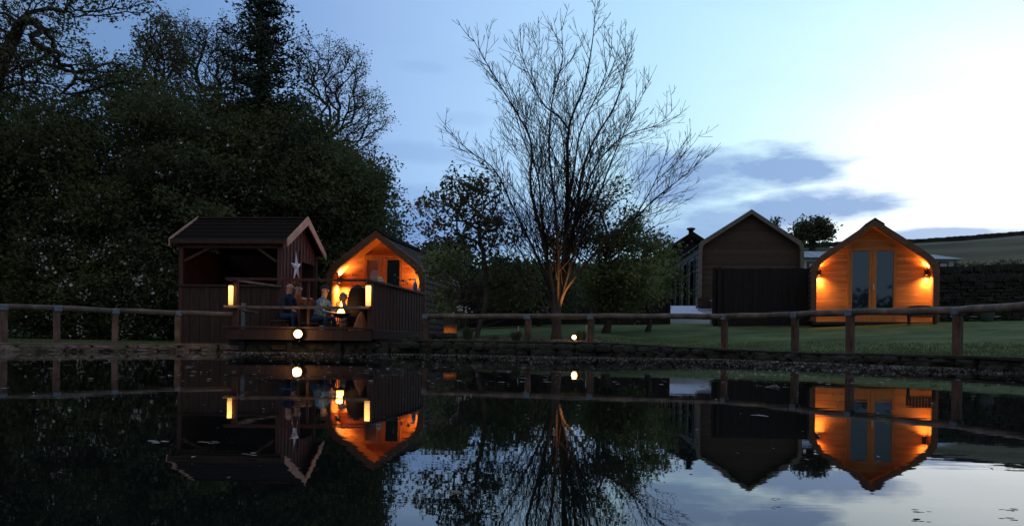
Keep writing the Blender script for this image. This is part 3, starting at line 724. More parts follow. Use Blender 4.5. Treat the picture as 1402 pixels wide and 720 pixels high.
# ------------------------------------------------------------ foliage
def leafmesh(name,C,size,mats,parent,aspect=.55,droop=0,sv=.35):
    C=np.asarray(C); n=len(C)
    d=RNG.normal(size=(n,3)); d[:,2]*=.7; d[:,2]-=droop; d/=np.linalg.norm(d,axis=1)[:,None]
    u=RNG.normal(size=(n,3)); s=np.cross(d,u); s/=np.linalg.norm(s,axis=1)[:,None]+1e-9
    L=size*(1+sv*RNG.normal(size=n)).clip(.4,1.8)[:,None]
    nn=np.cross(d,s)
    v=np.empty((n,4,3)); v[:,0]=C; v[:,1]=C+d*L*.5+s*L*aspect*.5+nn*L*.08; v[:,2]=C+d*L; v[:,3]=C+d*L*.5-s*L*aspect*.5+nn*L*.08
    off=np.zeros(3); q=parent
    while q is not None: off+=np.array(q.location); q=q.parent
    v=v.reshape(-1,3)-off
    me=bpy.data.meshes.new(name); me.vertices.add(4*n); me.vertices.foreach_set('co',v.ravel())
    me.loops.add(4*n); me.loops.foreach_set('vertex_index',np.arange(4*n,dtype=np.int32))
    me.polygons.add(n); me.polygons.foreach_set('loop_start',np.arange(0,4*n,4,dtype=np.int32)); me.polygons.foreach_set('loop_total',np.full(n,4,dtype=np.int32))
    if not isinstance(mats,(list,tuple)): mats=[mats]
    for m in mats: me.materials.append(m)
    me.update()
    if len(mats)>1:
        mi=((np.sin(C[:,0]*2.1)+np.sin(C[:,2]*2.7+C[:,1])+RNG.normal(size=n)*.9)>.4).astype(np.int32) if len(mats)==2 else RNG.integers(0,len(mats),n).astype(np.int32)
        me.polygons.foreach_set('material_index',mi)
    me.validate(); o=bpy.data.objects.new(name,me); COL.objects.link(o); o.parent=parent; return o
def blob_points(blobs,nclump,per,cr,shell=.55,lobed=0):
    vols=np.array([b[3]*b[4]*b[5] for b in blobs])**.8; vols/=vols.sum(); cl=[]
    for b,k in zip(blobs,RNG.multinomial(nclump,vols)):
        d=RNG.normal(size=(k,3)); d/=np.linalg.norm(d,axis=1)[:,None]; r=RNG.random(k)**(1/3)*(1-shell)+shell*RNG.uniform(.75,1.05,k)
        r*=1+.18*np.sin(d[:,0]*5+b[0])*np.cos(d[:,2]*6+b[1])
        cl.append(np.array(b[:3])+d*r[:,None]*np.array(b[3:]))
    cl=np.vstack(cl)
    if lobed:
        k=int(len(cl)*.72); nl=max(6,k//24); L=cl[RNG.choice(len(cl),nl,replace=False)]; w=L[RNG.integers(0,nl,k)]
        cl[:k]=w+RNG.normal(size=(k,3))*lobed*np.array([1,1,.62]); RNG.shuffle(cl)
    m=RNG.poisson(per,len(cl))+2
    idx=np.repeat(np.arange(len(cl)),m); return cl,cl[idx]+RNG.normal(size=(len(idx),3))*cr*np.array([1,1,.7])
def pxblob(px,py,Y,rx,ry,ryy=None):
    q=P(px,py,Y); k=Y/F; return (q.x,q.y,q.z,rx*k,(ryy if ryy else rx*k),ry*k)
def limbs(base,targets,r0,m,parent,name='trunk',trunk_top=None,n=6):
    """curved limbs from a trunk line to chosen clump centres"""
    base=Vector(base); mb=MB(); top=Vector(trunk_top)
    k=8; tp=[base.lerp(top,i/k)+Vector((.12*math.sin(i*1.3),.1*math.cos(i*.9),0))*(i>0) for i in range(k+1)]
    mb.tube(tp,[r0*(1-.75*i/k)*(1.35 if i==0 else 1) for i in range(k+1)],9)
    for c in targets:
        c=Vector(c); f=min(.95,max(.2,(c.z-base.z)/(top.z-base.z+.01)*random.uniform(.45,.8))); i=int(f*k); s=tp[i]
        mid=s.lerp(c,.5)+Vector((random.uniform(-.3,.3),random.uniform(-.3,.3),-.12*(c-s).length+random.uniform(0,.3)))
        q=[]
        for j in range(7):
            t=j/6; q.append(s*(1-t)**2+mid*2*t*(1-t)+c*t*t+Vector((random.uniform(-.05,.05),random.uniform(-.05,.05),random.uniform(-.05,.05)))*(0<j<6))
        r=r0*(1-.7*f)*.45; mb.tube(q,[max(.012,r*(1-.85*j/6)) for j in range(7)],n)
    return link(name,mb,m,parent,world=True,smooth=True)
def leafy(name,label,basepx,basez,Y,blobs,nclump,per,cr,size,mats,r0=.2,nl=40,top=None,shell=.55,blossom=0,group=None,aspect=.55,bm='bark_dark',bfilter=None,lobed=0):
    b=P(basepx,466,Y); base=Vector((b.x,Y,basez if basez is not None else ground(b.x,Y)-.1)); t=thing(name,label,'tree',base,group=group)
    cl,pts=blob_points(blobs,nclump,per,cr,shell,lobed)
    g0=base.z+.05; pts=pts[pts[:,2]>g0]
    sel=cl[RNG.choice(len(cl),nl,replace=False)]
    tt_=top if top is not None else max((Vector(q[:3]) for q in blobs),key=lambda v:v.z)
    limbs(base,[Vector(q) for q in sel if q[2]>base.z+.6],r0,M[bm],t,trunk_top=tt_)
    leafmesh('crown',pts,size,[M[x] for x in mats],t,aspect)
    if blossom:
        c2=cl[cl[:,1]<Y-.7]; c2=c2[RNG.choice(len(c2),blossom)]
        if bfilter is not None: c2=c2[bfilter(c2)]
        mm=RNG.poisson(6,len(c2))+1; idx=np.repeat(np.arange(len(c2)),mm); bp=c2[idx]+RNG.normal(size=(len(idx),3))*.085
        # onto the side facing the open pond
        bp[:,1]-=RNG.uniform(.1,.4,len(bp)); o=leafmesh('blossom',bp,.065,M['blossom'],t,.9); o['kind']='stuff'
    return t
B_=pxblob
leafy('hawthorn_tree','big dark hawthorn with white blossom at the far left of the wood',110,None,23.5,
  [B_(60,290,23.5,140,150,2.2),B_(180,240,24,110,120,2.2),B_(235,330,23.5,80,120,1.8),B_(30,190,24,90,70,1.8),B_(130,400,23,150,70,1.6),B_(-60,300,23.5,90,170,2)],
  9500,17,.15,.105,['leaf_dark','leaf_mid'],.28,60,top=P(120,200,23.5),lobed=.42,blossom=330,bfilter=lambda c:(c[:,0]>-12.8)&(c[:,2]<6)|(RNG.random(len(c))<.12))
leafy('hawthorn_tree','blossoming dark green hawthorn behind the open hut',235,None,25.5,
  [B_(290,240,26,80,100,2),B_(230,200,26,60,90,1.8),B_(300,340,26,90,130,2),B_(360,260,26.5,70,110,1.8)],
  6400,17,.16,.105,['leaf_dark','leaf_mid'],.25,50,top=P(270,200,25.8),lobed=.42,blossom=70)
leafy('broadleaf_tree','dense dark green tree behind the gable of the hut',385,None,27.5,
  [B_(400,230,27.5,70,80,2),B_(430,320,27,90,110,2),B_(350,200,28,50,60,1.6),B_(470,300,27.5,50,80,1.6)],
  5600,17,.16,.105,['leaf_dark','leaf_mid'],.3,50,top=P(400,190,27.5),lobed=.45)
leafy('broadleaf_tree','dark green tree at the right edge of the wood behind the middle pod',490,None,29,
  [B_(490,280,29,42,55,1.6),B_(505,340,29,38,60,1.5),B_(450,240,29.5,50,50,1.6)],
  3000,16,.15,.105,['leaf_dark','leaf_mid'],.22,30,top=P(480,250,29),lobed=.4)
leafy('distant_wood','dark distant wood filling in behind the hawthorns and hut',150,None,31,
  [B_(60,330,31,150,130,1.5),B_(230,300,31,120,120,1.5),B_(380,330,31,90,110,1.5),B_(-60,350,31,90,120,1.5)],
  2600,9,.3,.30,['leaf_dark','needle'],.3,30,top=P(200,220,31))
# conifer
def conifer(label,px,ptop,pbot,Y,halfpx):
    b=P(px,466,Y); base=Vector((b.x,Y,ground(b.x,Y)-.1)); t=thing('conifer_tree',label,'tree',base); top=P(px,ptop,Y); mb=MB(); mb.tube([base,base.lerp(top,.5),top],[.24,.15,.02],9)
    C=[]; zb=P(px,pbot,Y).z; R=halfpx*Y/F; z=zb
    while z<top.z-.1:
        f=(z-zb)/(top.z-zb); rr=R*(1-f)**.75*random.uniform(.5,1.3)+.12
        for k in range(5):
            a=random.uniform(0,6.28); L=rr*random.uniform(.7,1.1); e=Vector((b.x+math.cos(a)*L,Y+math.sin(a)*L,z+L*random.uniform(.05,.35))); s=Vector((b.x,Y,z))
            mb.tube([s,s.lerp(e,.5)-Vector((0,0,.08)),e],[.03,.02,.006],4,cap=False)
            n=int(62*L)+10; tt=RNG.random(n)**.7; pp=np.array(s)+(np.array(e)-np.array(s))*tt[:,None]+RNG.normal(size=(n,3))*np.array([.14,.14,.11])*(.5+.7*tt[:,None]); C.append(pp)
        z+=random.uniform(.1,.22)
    link('trunk',mb,M['bark_dark'],t,world=True,smooth=True); leafmesh('crown',np.vstack(C),.13,M['needle'],t,.4)
conifer('tall dark spruce rising above the wood left of the sparse ash',357,-75,260,27,88)
# nearest-node skeleton trees (sparse crowns)
def skeleton(base,trunk,pts,r0,rmin,jit=.04,seg=None,upbias=.25,rexp=.48):
    nodes=[Vector(p) for p in trunk]; par=[-1]+list(range(len(trunk)-1)); A=np.array([tuple(n) for n in nodes])
    pts=sorted([Vector(p) for p in pts],key=lambda p:(p-nodes[-1]).length)
    cap=len(nodes)+len(pts)*4; arr=np.zeros((cap,3)); arr[:len(A)]=A; n=len(A)
    for p in pts:
        q=np.array(p); d=arr[:n]-q; dist=np.sqrt((d*d).sum(1)); pen=dist*1.0+np.maximum(0,d[:,2])*.8
        i=int(pen.argmin()); a=Vector(arr[i]); L=(p-a).length
        if L<.04: continue
        k=max(1,min(3,int(L/.25))); prev=i
        for j in range(1,k+1):
            t=j/k; c=a.lerp(p,t); 
            if j<k: c+=Vector((random.gauss(0,jit),random.gauss(0,jit),random.gauss(0,jit)-upbias*L*.12*math.sin(math.pi*t)))
            nodes.append(c); par.append(prev); arr[n]=tuple(c); prev=n; n+=1
            if n>=cap: return nodes,par
    return nodes,par
def skel_mesh(nodes,par,r0,rmin,exp=.5,n=5):
    N=len(nodes); cnt=np.ones(N); ch=[[] for _ in range(N)]
    for i in range(N-1,0,-1): cnt[par[i]]+=cnt[i]; ch[par[i]].append(i)
    rad=rmin+(r0-rmin)*((cnt-1)/(cnt[0]))**exp; mb=MB()
    # chains
    st=[0]; used=set()
    starts=[(None,0)]
    while starts:
        pv,i=starts.pop(); chain=[pv] if pv is not None else []; cur=i
        while True:
            chain.append(cur); c=ch[cur]
            if not c: break
            c=sorted(c,key=lambda k:-cnt[k]); 
            for o in c[1:]: starts.append((cur,o))
            cur=c[0]
        if len(chain)<2: continue
        rr=[rad[k] for k in chain]
        if pv is not None: rr[0]=rad[chain[1]]*1.15
        big=rr[0]; mb.tube([nodes[k] for k in chain],rr,8 if big>.05 else 5 if big>.015 else 3,cap=False)
    return mb,ch,rad
def ell_points(blobs,n,shell=0):
    cl,_=blob_points(blobs,n,1,0,shell); return cl
def sparse(name,label,trunkpx,Y,blobs,npts,r0,rmin,leaf=None,nleaf=0,lsize=.07,twigs=2,tl=.22,lm=('leaf_brown','leaf_mid'),wm='bark_dark',cr=.08,exp=.5,dY=0,group=None,shell=.2):
    pts0=[P(px,py,Y+dy) for px,py,dy in trunkpx]
    b=pts0[0]; base=Vector((b.x,b.y,b.z)); t=thing(name,label,'tree',base,group=group)
    A=ell_points(blobs,npts,shell); tr=[]
    for a,c in zip(pts0,pts0[1:]):
        for j in range(4): tr.append(a.lerp(c,j/4)+Vector((random.gauss(0,.03),random.gauss(0,.03),0))*(len(tr)>0))
    tr.append(pts0[-1])
    nodes,par=skeleton(base,tr,A,r0,rmin)
    kids=[0]*len(nodes); ks=[[] for _ in nodes]
    for i in range(1,len(nodes)): ks[par[i]].append(i)
    for _ in range(4):
        new=list(nodes)
        for i in range(1,len(nodes)):
            if ks[i]:
                c=Vector((0,0,0))
                for k in ks[i]: c+=nodes[k]
                new[i]=nodes[i]*.5+nodes[par[i]]*.25+c/len(ks[i])*.25
        nodes=new
    mb,ch,rad=skel_mesh(nodes,par,r0,rmin,exp); link('trunk',mb,M[wm],t,world=True,smooth=True)
    ends=[i for i in range(len(nodes)) if len(ch[i])<=1 and rad[i]<max(.03,rmin*2.5)]
    tw=MB(); tips=[]
    for i in ends:
        p=nodes[i]; d0=(p-nodes[par[i]]); d0=d0.normalized() if d0.length>1e-5 else Vector((0,0,1))
        for k in range(twigs):
            d=(d0+Vector((random.gauss(0,.5),random.gauss(0,.5),random.gauss(.25,.4)))).normalized(); L=tl*random.uniform(.5,1.3)
            m1=p+d*L*.5+Vector((random.gauss(0,.02),random.gauss(0,.02),.01)); e=p+d*L+Vector((0,0,L*.12)); tw.tube([p,m1,e],[rmin*.9,rmin*.7,rmin*.35],3,cap=False); tips+= [e,m1]
    if tl<.4: link('twigs',tw,M['twig'],t,world=True)['kind']='stuff'
    if nleaf:
        T=np.array([tuple(q) for q in tips]); idx=RNG.integers(0,len(T),nleaf); leafmesh('crown',T[idx]+RNG.normal(size=(nleaf,3))*cr,lsize,[M[x] for x in lm],t)
    return t
sparse('ash_tree','sparse leafing ash above the wood at its right edge',[(430,420,0),(436,260,0),(440,215,0),(447,180,0)],29.5,
   [B_(470,110,29.5,38,50,1.0),B_(500,160,29.5,34,35,.9),B_(440,150,29.5,34,60,.9),B_(470,200,29.5,40,28,.9),B_(425,85,30,22,34,.8)],1000,.125,.007,nleaf=9500,lsize=.062,tl=.28,cr=.09)
sparse('ash_tree','sparse leafing ash left of the tall spruce',[(300,420,0),(298,240,0),(300,160,0),(296,120,0)],30,
   [B_(285,90,30,48,55,1.2),B_(250,70,30,40,50,1.),B_(318,70,30,28,50,.9),B_(310,140,30,40,40,1)],1000,.13,.007,nleaf=10500,lsize=.065,tl=.26,cr=.09)
sparse('ash_tree','sparse leafing tree between the hawthorn and the ash',[(205,420,0),(200,240,0),(195,160,0),(215,110,0)],27,
   [B_(222,80,27,34,50,1.2),B_(190,130,27,45,30,1.1)],600,.13,.008,nleaf=8500,lsize=.08,tl=.25,cr=.11,lm=('leaf_mid','leaf_brown'))
sparse('sycamore_tree','leaning tree with thick bough over the top left of the wood',[(-70,440,0),(-40,200,0),(5,80,0),(45,10,0)],18.5,
   [B_(40,40,18.5,75,60,1.0),B_(130,5,18.5,75,18,.8),B_(-20,80,18.5,60,70,1),B_(150,105,19,60,28,.8),B_(60,105,18.5,80,35,1)],800,.15,.008,nleaf=10500,lsize=.075,tl=.3,cr=.09,exp=.62,lm=('leaf_mid','leaf_brown'))
# leafed small tree by the middle pod
sparse('young_rowan_tree','small leafy tree left of the bare tree beside the middle pod',[(652,466,0),(658,440,0),(668,400,.1),(662,350,.1),(655,310,0)],18.6,
   [B_(650,285,18.6,48,38,.7),B_(600,290,18.6,42,20,.5),B_(640,255,18.6,30,18,.4),B_(670,320,18.6,45,25,.6),B_(610,320,18.6,35,14,.4)],260,.055,.005,nleaf=3000,lsize=.09,tl=.2,cr=.085,lm=('leaf_dark','leaf_brown'),wm='bark')
leafy('shrub_tree','low dark shrub with drooping leaves right of the middle pod',632,None,19.2,
   [B_(650,370,19.2,62,38,.9),B_(615,395,19.6,30,45,.7),B_(700,385,19.6,40,40,.7)],520,8,.12,.085,['leaf_mid','leaf_light'],.06,30,top=P(640,370,19.2),bm='bark',lobed=.2)
leafy('maple_tree','fresh green rounded tree behind the bare tree',828,None,21.5,
   [B_(828,300,21.5,46,50,.9),B_(800,350,21.5,50,40,.9),B_(868,350,21.5,44,50,.9),B_(845,390,21.5,50,35,.8)],1500,8,.12,.085,['leaf_mid','leaf_light'],.10,45,top=P(828,290,21.5),bm='bark',lobed=.22)
leafy('shrub_tree','small green tree beside the dark lodge left of the ramp',885,None,23,
   [B_(885,360,23,30,45,.7),B_(890,320,23,14,22,.4),B_(905,385,24,20,30,.5),B_(860,400,23,30,35,.6)],560,9,.13,.085,['leaf_mid','leaf_light'],.07,24,top=P(886,330,23),bm='bark',lobed=.2)
leafy('shrub_tree','dark shrub against the black fence between the small trees',735,None,26.5,
   [B_(735,390,26.5,45,30,.8),B_(690,400,26.5,40,35,.8),B_(770,400,26,30,30,.7)],600,9,.14,.1,['leaf_dark','leaf_mid'],.07,20,top=P(735,375,26.5))
# distant trees behind the middle
for lab,px,Y,bl,n in (
  ('distant dark rounded tree beyond the middle pod roof',612,48,[(612,365,48,38,38),(590,375,48,34,28)],900),
  ('distant low tree right of the rounded tree',660,50,[(660,395,50,42,28),(700,392,50,40,25)],800),
  ('distant dark tree line clump behind the bare tree',760,52,[(760,392,52,50,26),(815,395,52,45,28)],900),
  ('distant dark tree clump left of the dark lodge',880,54,[(872,388,54,40,30)],600)):
    leafy('distant_tree',lab,px,None,Y,[B_(*q) for q in bl],n,9,.35,.26,['leaf_dark','needle'],.25,14,top=P(px,375,Y),group=None)
sparse('oak_tree','lone round oak on the hill between the brown lodge and right pod',[(1112,345,0),(1113,330,0),(1113,322,0)],84,[B_(1113,318,84,20,13,1.5),B_(1104,322,84,14,9,1.2),B_(1122,320,84,14,10,1.2)],260,.35,.04,nleaf=4200,lsize=.3,tl=.5,cr=.3,lm=('leaf_dark','needle'))
sparse('oak_tree','small tree top showing over the right roof slope of the brown lodge',[(1062,345,0),(1062,325,0),(1061,312,0)],80,[B_(1061,308,80,4,3,.4)],30,.25,.04,nleaf=260,lsize=.2,tl=.41,cr=.2,lm=('leaf_dark','needle'))
# hedgerow on hill
cl,pts=blob_points([(30+i*1.7,73+random.uniform(-.4,.4),ground(30+i*1.7,73)+.1,1.5,.5,.22+random.uniform(-.2,.25)) for i in range(9)],300,9,.2,.4)
leafmesh('crown',pts,.16,[M['leaf_dark'],M['needle']],bpy.data.objects['hedgerow'])
hd=thing('hedge','unseen dark hedge added on the near bank for door reflections','hedge',(0,-13,0))  # out of view; put in to darken the reflection in the pod doors
cl,pts=blob_points([(x,-14+.5*math.sin(x),1.6,1.6,.9,2.4) for x in range(-16,20,2)],1500,9,.35,.3)
leafmesh('leaves',pts,.4,[M['leaf_dark'],M['needle']],hd)
# ------------------------------------------------------------ the bare tree
def bare_tree():
    Y=17.3; base=P(762,470,Y); base.z=ground(base.x,base.y)-.05
    t=thing('bare_tree','large bare many-stemmed tree on the lawn edge, lit orange at its foot','tree',base)
    stems=[ # pixel path, depth at tip
     ([(760,440),(757,400),(748,350),(727,260),(727,196),(702,146),(664,83),(648,54)],-.6,.055),
     ([(762,430),(769,380),(775,310),(777,250),(779,175),(800,117),(812,50),(815,-4)],.3,.07),
     ([(779,178),(765,160),(743,142),(728,110),(716,80),(713,58)],-.5,.03),
     ([(764,425),(775,370),(788,300),(796,240),(812,195),(843,142),(858,85),(868,60)],.7,.055),
     ([(764,430),(772,400),(795,370),(830,330),(868,300),(897,272),(935,242),(975,208)],-.4,.05),
     ([(758,432),(750,390),(730,340),(706,292),(677,233),(640,205),(606,167)],.9,.045),
     ([(763,420),(778,340),(800,270),(815,228),(852,188),(900,171),(925,146)],1.1,.04),
     ([(761,425),(752,370),(742,300),(736,240),(716,190),(698,130),(690,95)],1.3,.04),
     ([(757,440),(740,410),(728,385),(716,350),(690,318),(655,290),(622,262)],-1.1,.035),
     ([(762,430),(764,360),(760,280),(752,210),(756,140),(770,80),(768,30)],-1.0,.045),
     ([(765,425),(785,350),(812,290),(830,240),(846,200),(880,130),(892,105)],-1.2,.035),
     ([(775,300),(785,240),(795,180),(822,120),(835,80),(838,45)],-.2,.03),
     ([(868,300),(890,262),(905,230),(915,200)],-.6,.02),
    ]
    mb=MB(); tw=MB()
    mb.tube([base-Vector((0,0,.1)),P(762,455,Y),P(762,440,Y),P(763,425,Y)],[.15,.11,.095,.085],12)
    allp=[]
    def spl(path,k=6):
        out=[]; n=len(path)
        for i in range(n-1):
            p0=path[max(0,i-1)];p1=path[i];p2=path[i+1];p3=path[min(n-1,i+2)]
            for j in range(k):
                s=j/k; out.append(.5*((2*p1)+(p2-p0)*s+(2*p0-5*p1+4*p2-p3)*s*s+(3*p1-p0-3*p2+p3)*s**3))
        out.append(path[-1]); return out
    cxy=P(775,300,Y)
    def grow(p,d,L,r,lev):
        k=max(3,int(L/.13)); pts=[p]; q=p.copy(); dd=d.normalized()
        for i in range(k):
            dd=(dd+Vector((random.gauss(0,.055),random.gauss(0,.055),random.gauss(.06,.05)))).normalized(); q=q+dd*(L/k); pts.append(q.copy())
        (mb if lev==1 else tw).tube(pts,[max(.0042,r*(1-.72*i/k)) for i in range(k+1)],4 if lev==1 else 3,cap=False)
        if lev<3:
            s=random.uniform(.12,.3)*L; side=random.choice((-1,1))
            while s<L*.96:
                i=min(k-1,int(s/L*k)); pp=pts[i]; td=(pts[i+1]-pts[i]).normalized(); side=-side
                ax=td.orthogonal().normalized(); ax=Matrix.Rotation(random.uniform(0,6.28),3,td)@ax
                nd=(td+ax*random.uniform(.5,1.0)+Vector((0,0,.12))).normalized()
                l=L*random.uniform(.32,.72)*(1.1-.65*s/L)
                grow(pp,nd,max(.12,l),max(.0035,r*.55*(1-.5*s/L)),lev+1); s+=random.uniform(.15,.28) if lev==1 else random.uniform(.14,.26)
    for path,dtip,r in stems:
        n=len(path); w=[P(px,py,Y+dtip*(i/(n-1))**1.2) for i,(px,py) in enumerate(path)]
        s=spl(w); k=len(s); mb.tube(s,[max(.006,r*.85*(1-i/k)**.95) for i in range(k)],7,cap=False)
        acc=0; nxt=.45
        for i in range(1,k-1):
            acc+=(s[i]-s[i-1]).length
            if acc>nxt:
                f=i/k; td=(s[i+1]-s[i-1]).normalized(); ax=Matrix.Rotation(random.uniform(0,6.28),3,td)@td.orthogonal().normalized()
                ax.y*=.7
                nd=(td+ax*random.uniform(.5,1.05)+Vector((0,0,.05))).normalized()
                grow(s[i],nd,max(.3,random.uniform(1.1,2.5)*(1.15-.95*f)),max(.009,r*(1-f)*.42),1); nxt=acc+random.uniform(.09,.2)
        grow(s[-1],(s[-1]-s[-3]),.25,.004,3)
    # low arching dead twigs on the left
    for i in range(16):
        p=P(random.uniform(735,765),random.uniform(360,420),Y+random.uniform(-.3,.3)); grow(p,Vector((random.uniform(-1,-.3),random.uniform(-.5,.5),random.uniform(-.05,.5))),random.uniform(.6,1.2),.008,2)
    link('trunk',mb,M['bark'],t,world=True,smooth=True); link('twigs',tw,M['twig'],t,world=True)['kind']='stuff'
bare_tree()
# ------------------------------------------------------------ small garden plants, stakes, gravel
def tuft(px,py,Y,label,h=.22,n=140,r=.16,m='plant'):
    q=P(px,py,Y); q.z=ground(q.x,q.y); t=MB()
    for i in range(n):
        a=random.uniform(0,6.28); rr=random.uniform(0,r*.4); s=Vector((math.cos(a)*rr,math.sin(a)*rr,0)); L=h*random.uniform(.6,1.1); o=Vector((math.cos(a),math.sin(a),0))*r*random.uniform(.4,1.2)
        w=Vector((-math.sin(a),math.cos(a),0))*.006
        t.add([s-w,s+w,s+o*.6+Vector((0,0,L))+w*.7,s+o*.6+Vector((0,0,L))-w*.7,s+o*1.1+Vector((0,0,L*.9))],[(0,1,2,3),(3,2,4)])
    o=link('grass_clump',t,M[m]); o.location=q; tag(o,label,'plant')
tuft(707,466,16.9,'round dark grass clump left of the second right-fence post')
tuft(796,466,17.0,'low grass clump right of the small garden lamp')
tuft(640,467,17.4,'grass clump at the foot of the small leafy tree',.28)
tuft(676,468,17.0,'thin grass clump on the gravel near the leafy tree',.14,60)
for px,py,Y,h,lab in ((709,463,17.2,.3,'short white stake beside the grass clump'),(802,463,17.3,.32,'short white stake just left of the third fence post')):
    q=P(px,py,Y); q.z=ground(q.x,q.y); m=MB(); m.tube([(0,0,-.05),(.01,0,h)],.011,6); m.lathe((.01,0,h),[(.011,0),(.014,.01),(0,.02)],8); o=link('stake',m,M['render']); o.location=q; tag(o,lab,'stake')
q=P(633,437,18.0); m=MB()
t=thing('flowering_plant','slender plant with a few white flowers beside the middle pod','plant',(q.x,q.y,ground(q.x,q.y)))
for i in range(7):
    x=random.uniform(-.12,.12); z=random.uniform(.45,.7); m.tube([(x*.2,0,0),(x,.02,z)],.004,4)
link('stem',m,M['plant'],t); m=MB()
for i in range(26):
    x=random.gauss(0,.1); z=random.uniform(.4,.75); m.rock((x,random.gauss(0,.04),z),(.035,.035,.03))
fl_=link('flower',m,M['blossom'],t); fl_['kind']='stuff'
# gravel bed along the fence
g=MB(); line=resample([bank_at(p) for p in np.linspace(566,830,20)],False,.2); n=len(line)
for j in range(5):
    for (x,y) in line: yy=y+.12+j*.28+(.08*math.sin(x*3) if j==4 else 0); g.v.append((x,yy,ground(x,yy)+.018))
for j in range(4):
    for i in range(n-1): g.f.append((j*n+i,j*n+i+1,(j+1)*n+i+1,(j+1)*n+i)); g.m.append(0)
struct(link('gravel_bed',g,M['gravel']))
# pebbles
g=MB()
for i in range(700):
    x=random.uniform(line[0][0],line[-1][0]); y=bank_at(HX+x*F/16.8)[1]+random.uniform(.15,1.25); s=random.uniform(.02,.06); g.box((x,y,ground(x,y)+.025),(s,s,s*.6),random.random()*3,jit=s*.2)
o=link('pebbles',g,M['stone_l']); o['kind']='stuff'; o['label']='loose pebbles strewn over the gravel bed by the fence'; o['category']='pebbles'
# lawn blades near the edge and over the lawn
def blades(n,fn):
    C=[]
    for _ in range(n):
        x,y=fn(); C.append((x,y,ground(x,y)-.003))
    C=np.array(C); k=len(C); h=RNG.uniform(.02,.055,k); a=RNG.uniform(0,6.28,k); w=.006+.0*a
    v=np.empty((k,3,3)); dx=np.stack([np.cos(a)*w,np.sin(a)*w,0*a],1); lean=RNG.normal(size=(k,3))*.015; lean[:,2]=h
    v[:,0]=C-dx; v[:,1]=C+dx; v[:,2]=C+lean
    me=bpy.data.meshes.new('lawn'); me.vertices.add(3*k); me.vertices.foreach_set('co',v.ravel()); me.loops.add(3*k); me.loops.foreach_set('vertex_index',np.arange(3*k,dtype=np.int32))
    me.polygons.add(k); me.polygons.foreach_set('loop_start',np.arange(0,3*k,3,dtype=np.int32)); me.polygons.foreach_set('loop_total',np.full(k,3,dtype=np.int32)); me.materials.append(M['lawnblade']); me.update(); me.validate()
    o=bpy.data.objects.new('grass_blades',me); COL.objects.link(o); o['kind']='stuff'; o['label']='short green lawn grass along the pond edge and slope'; o['category']='grass'
def lawnpt():
    px=random.uniform(560,1440); x0,y0=bank_at(px); d=random.random()**1.6*3+.1
    if random.random()<.15:
        px=random.uniform(-40,300); x0,y0=bank_at(px); d=random.random()*5+.15
    r=math.hypot(x0-CX,y0-CY); q=(r+d)/r; return CX+(x0-CX)*q,CY+(y0-CY)*q
blades(24000,lawnpt)
# ------------------------------------------------------------ water surface litter
def litter():
    C=[];Sz=[]
    for i in range(16000):
        px=random.uniform(250,1440) if random.random()<.8 else random.uniform(-40,1440); x0,y0=bank_at(px); d=random.expovariate(1/.9); 
        if random.random()<.22: d=random.uniform(0,5)
        r=math.hypot(x0-CX,y0-CY); q=(r-d-.1)/r; x=CX+(x0-CX)*q; y=CY+(y0-CY)*q
        if y<1.6: continue
        if noise.noise(Vector((x*1.1,y*1.1,0)))<-.05 and random.random()<.8: continue
        C.append((x,y)); Sz.append(random.uniform(.006,.022))
    for i in range(900):
        y=random.uniform(5.5,14); x=random.uniform(-.62,.62)*y; C.append((x,y)); Sz.append(random.uniform(.010,.038))
    for i in range(300):
        y=random.uniform(1.7,9); x=random.uniform(-.6,.6)*y; C.append((x,y)); Sz.append(random.uniform(.004,.012)*(.4+y*.12))
    mb=MB(); b2=[]
    for (x,y),s in zip(C,Sz):
        a=random.uniform(0,6.28); k=random.uniform(.35,.9); z=.004+random.uniform(0,.003); m=MB
        vs=[(x+math.cos(a+t)*s*(1 if j%2==0 else k),y+math.sin(a+t)*s*(1 if j%2==0 else k)*.9,z+random.uniform(-.001,.004)) for j,t in enumerate((0,1.57,3.14,4.71))]
        mb.add(vs,[(0,1,2,3)],0 if random.random()<.86 else 1)
    o=link('floating_litter',mb,[M['debris'],M['foam']]); o['kind']='stuff'; o['label']='leaf litter and flecks floating on the dark pond'; o['category']='litter'
litter()
# individual larger floating patches
pp=[(215,608,'white leaf floating alone on the pond below the left fence',.10,'foam'),(285,609,'thin pale weed strand floating right of the white leaf',.09,'debris'),(345,625,'curled pale weed strand floating beneath the hut reflection','x','debris'),
(630,679,'pale weed clump floating at the bottom near the tree reflection','x','debris'),(1264,706,'dark weed scrap floating at the bottom right',.05,'debris'),(1062,688,'two tiny dark weed scraps floating left of the dark weed scrap',.04,'debris'),
(10,533,'pale leaf floating at the far left under the fence reflection',.1,'foam'),(1037,571,'bright white leaf floating in the brown lodge reflection',.12,'foam'),(1380,704,'thin dark twig floating near the right edge of the pond',.05,'debris')]
for px,py,lab,s,mn in pp:
    Y=CZ*F/(py-(HY+ROLL*(px-HX))); q=P(px,py,Y); s=.085 if s=='x' else s; mb=MB(); k=14; 
    s*=.30
    for j in range(5):
        a=random.uniform(-.5,.5); ox=random.uniform(-s,s)*.8; oy=random.uniform(-s,s)*.5; r=s*random.uniform(.25,.5)
        n=len(mb.v); mb.add([(ox+math.cos(t*6.283/k)*r*random.uniform(.8,1.2),oy+math.sin(t*6.283/k)*r*random.uniform(.5,.8),.006+.001*j) for t in range(k)],[tuple(range(k))])
    o=link('floating_weed',mb,M[mn]); o.location=(q.x,q.y,0); tag(o,lab,'floating weed')
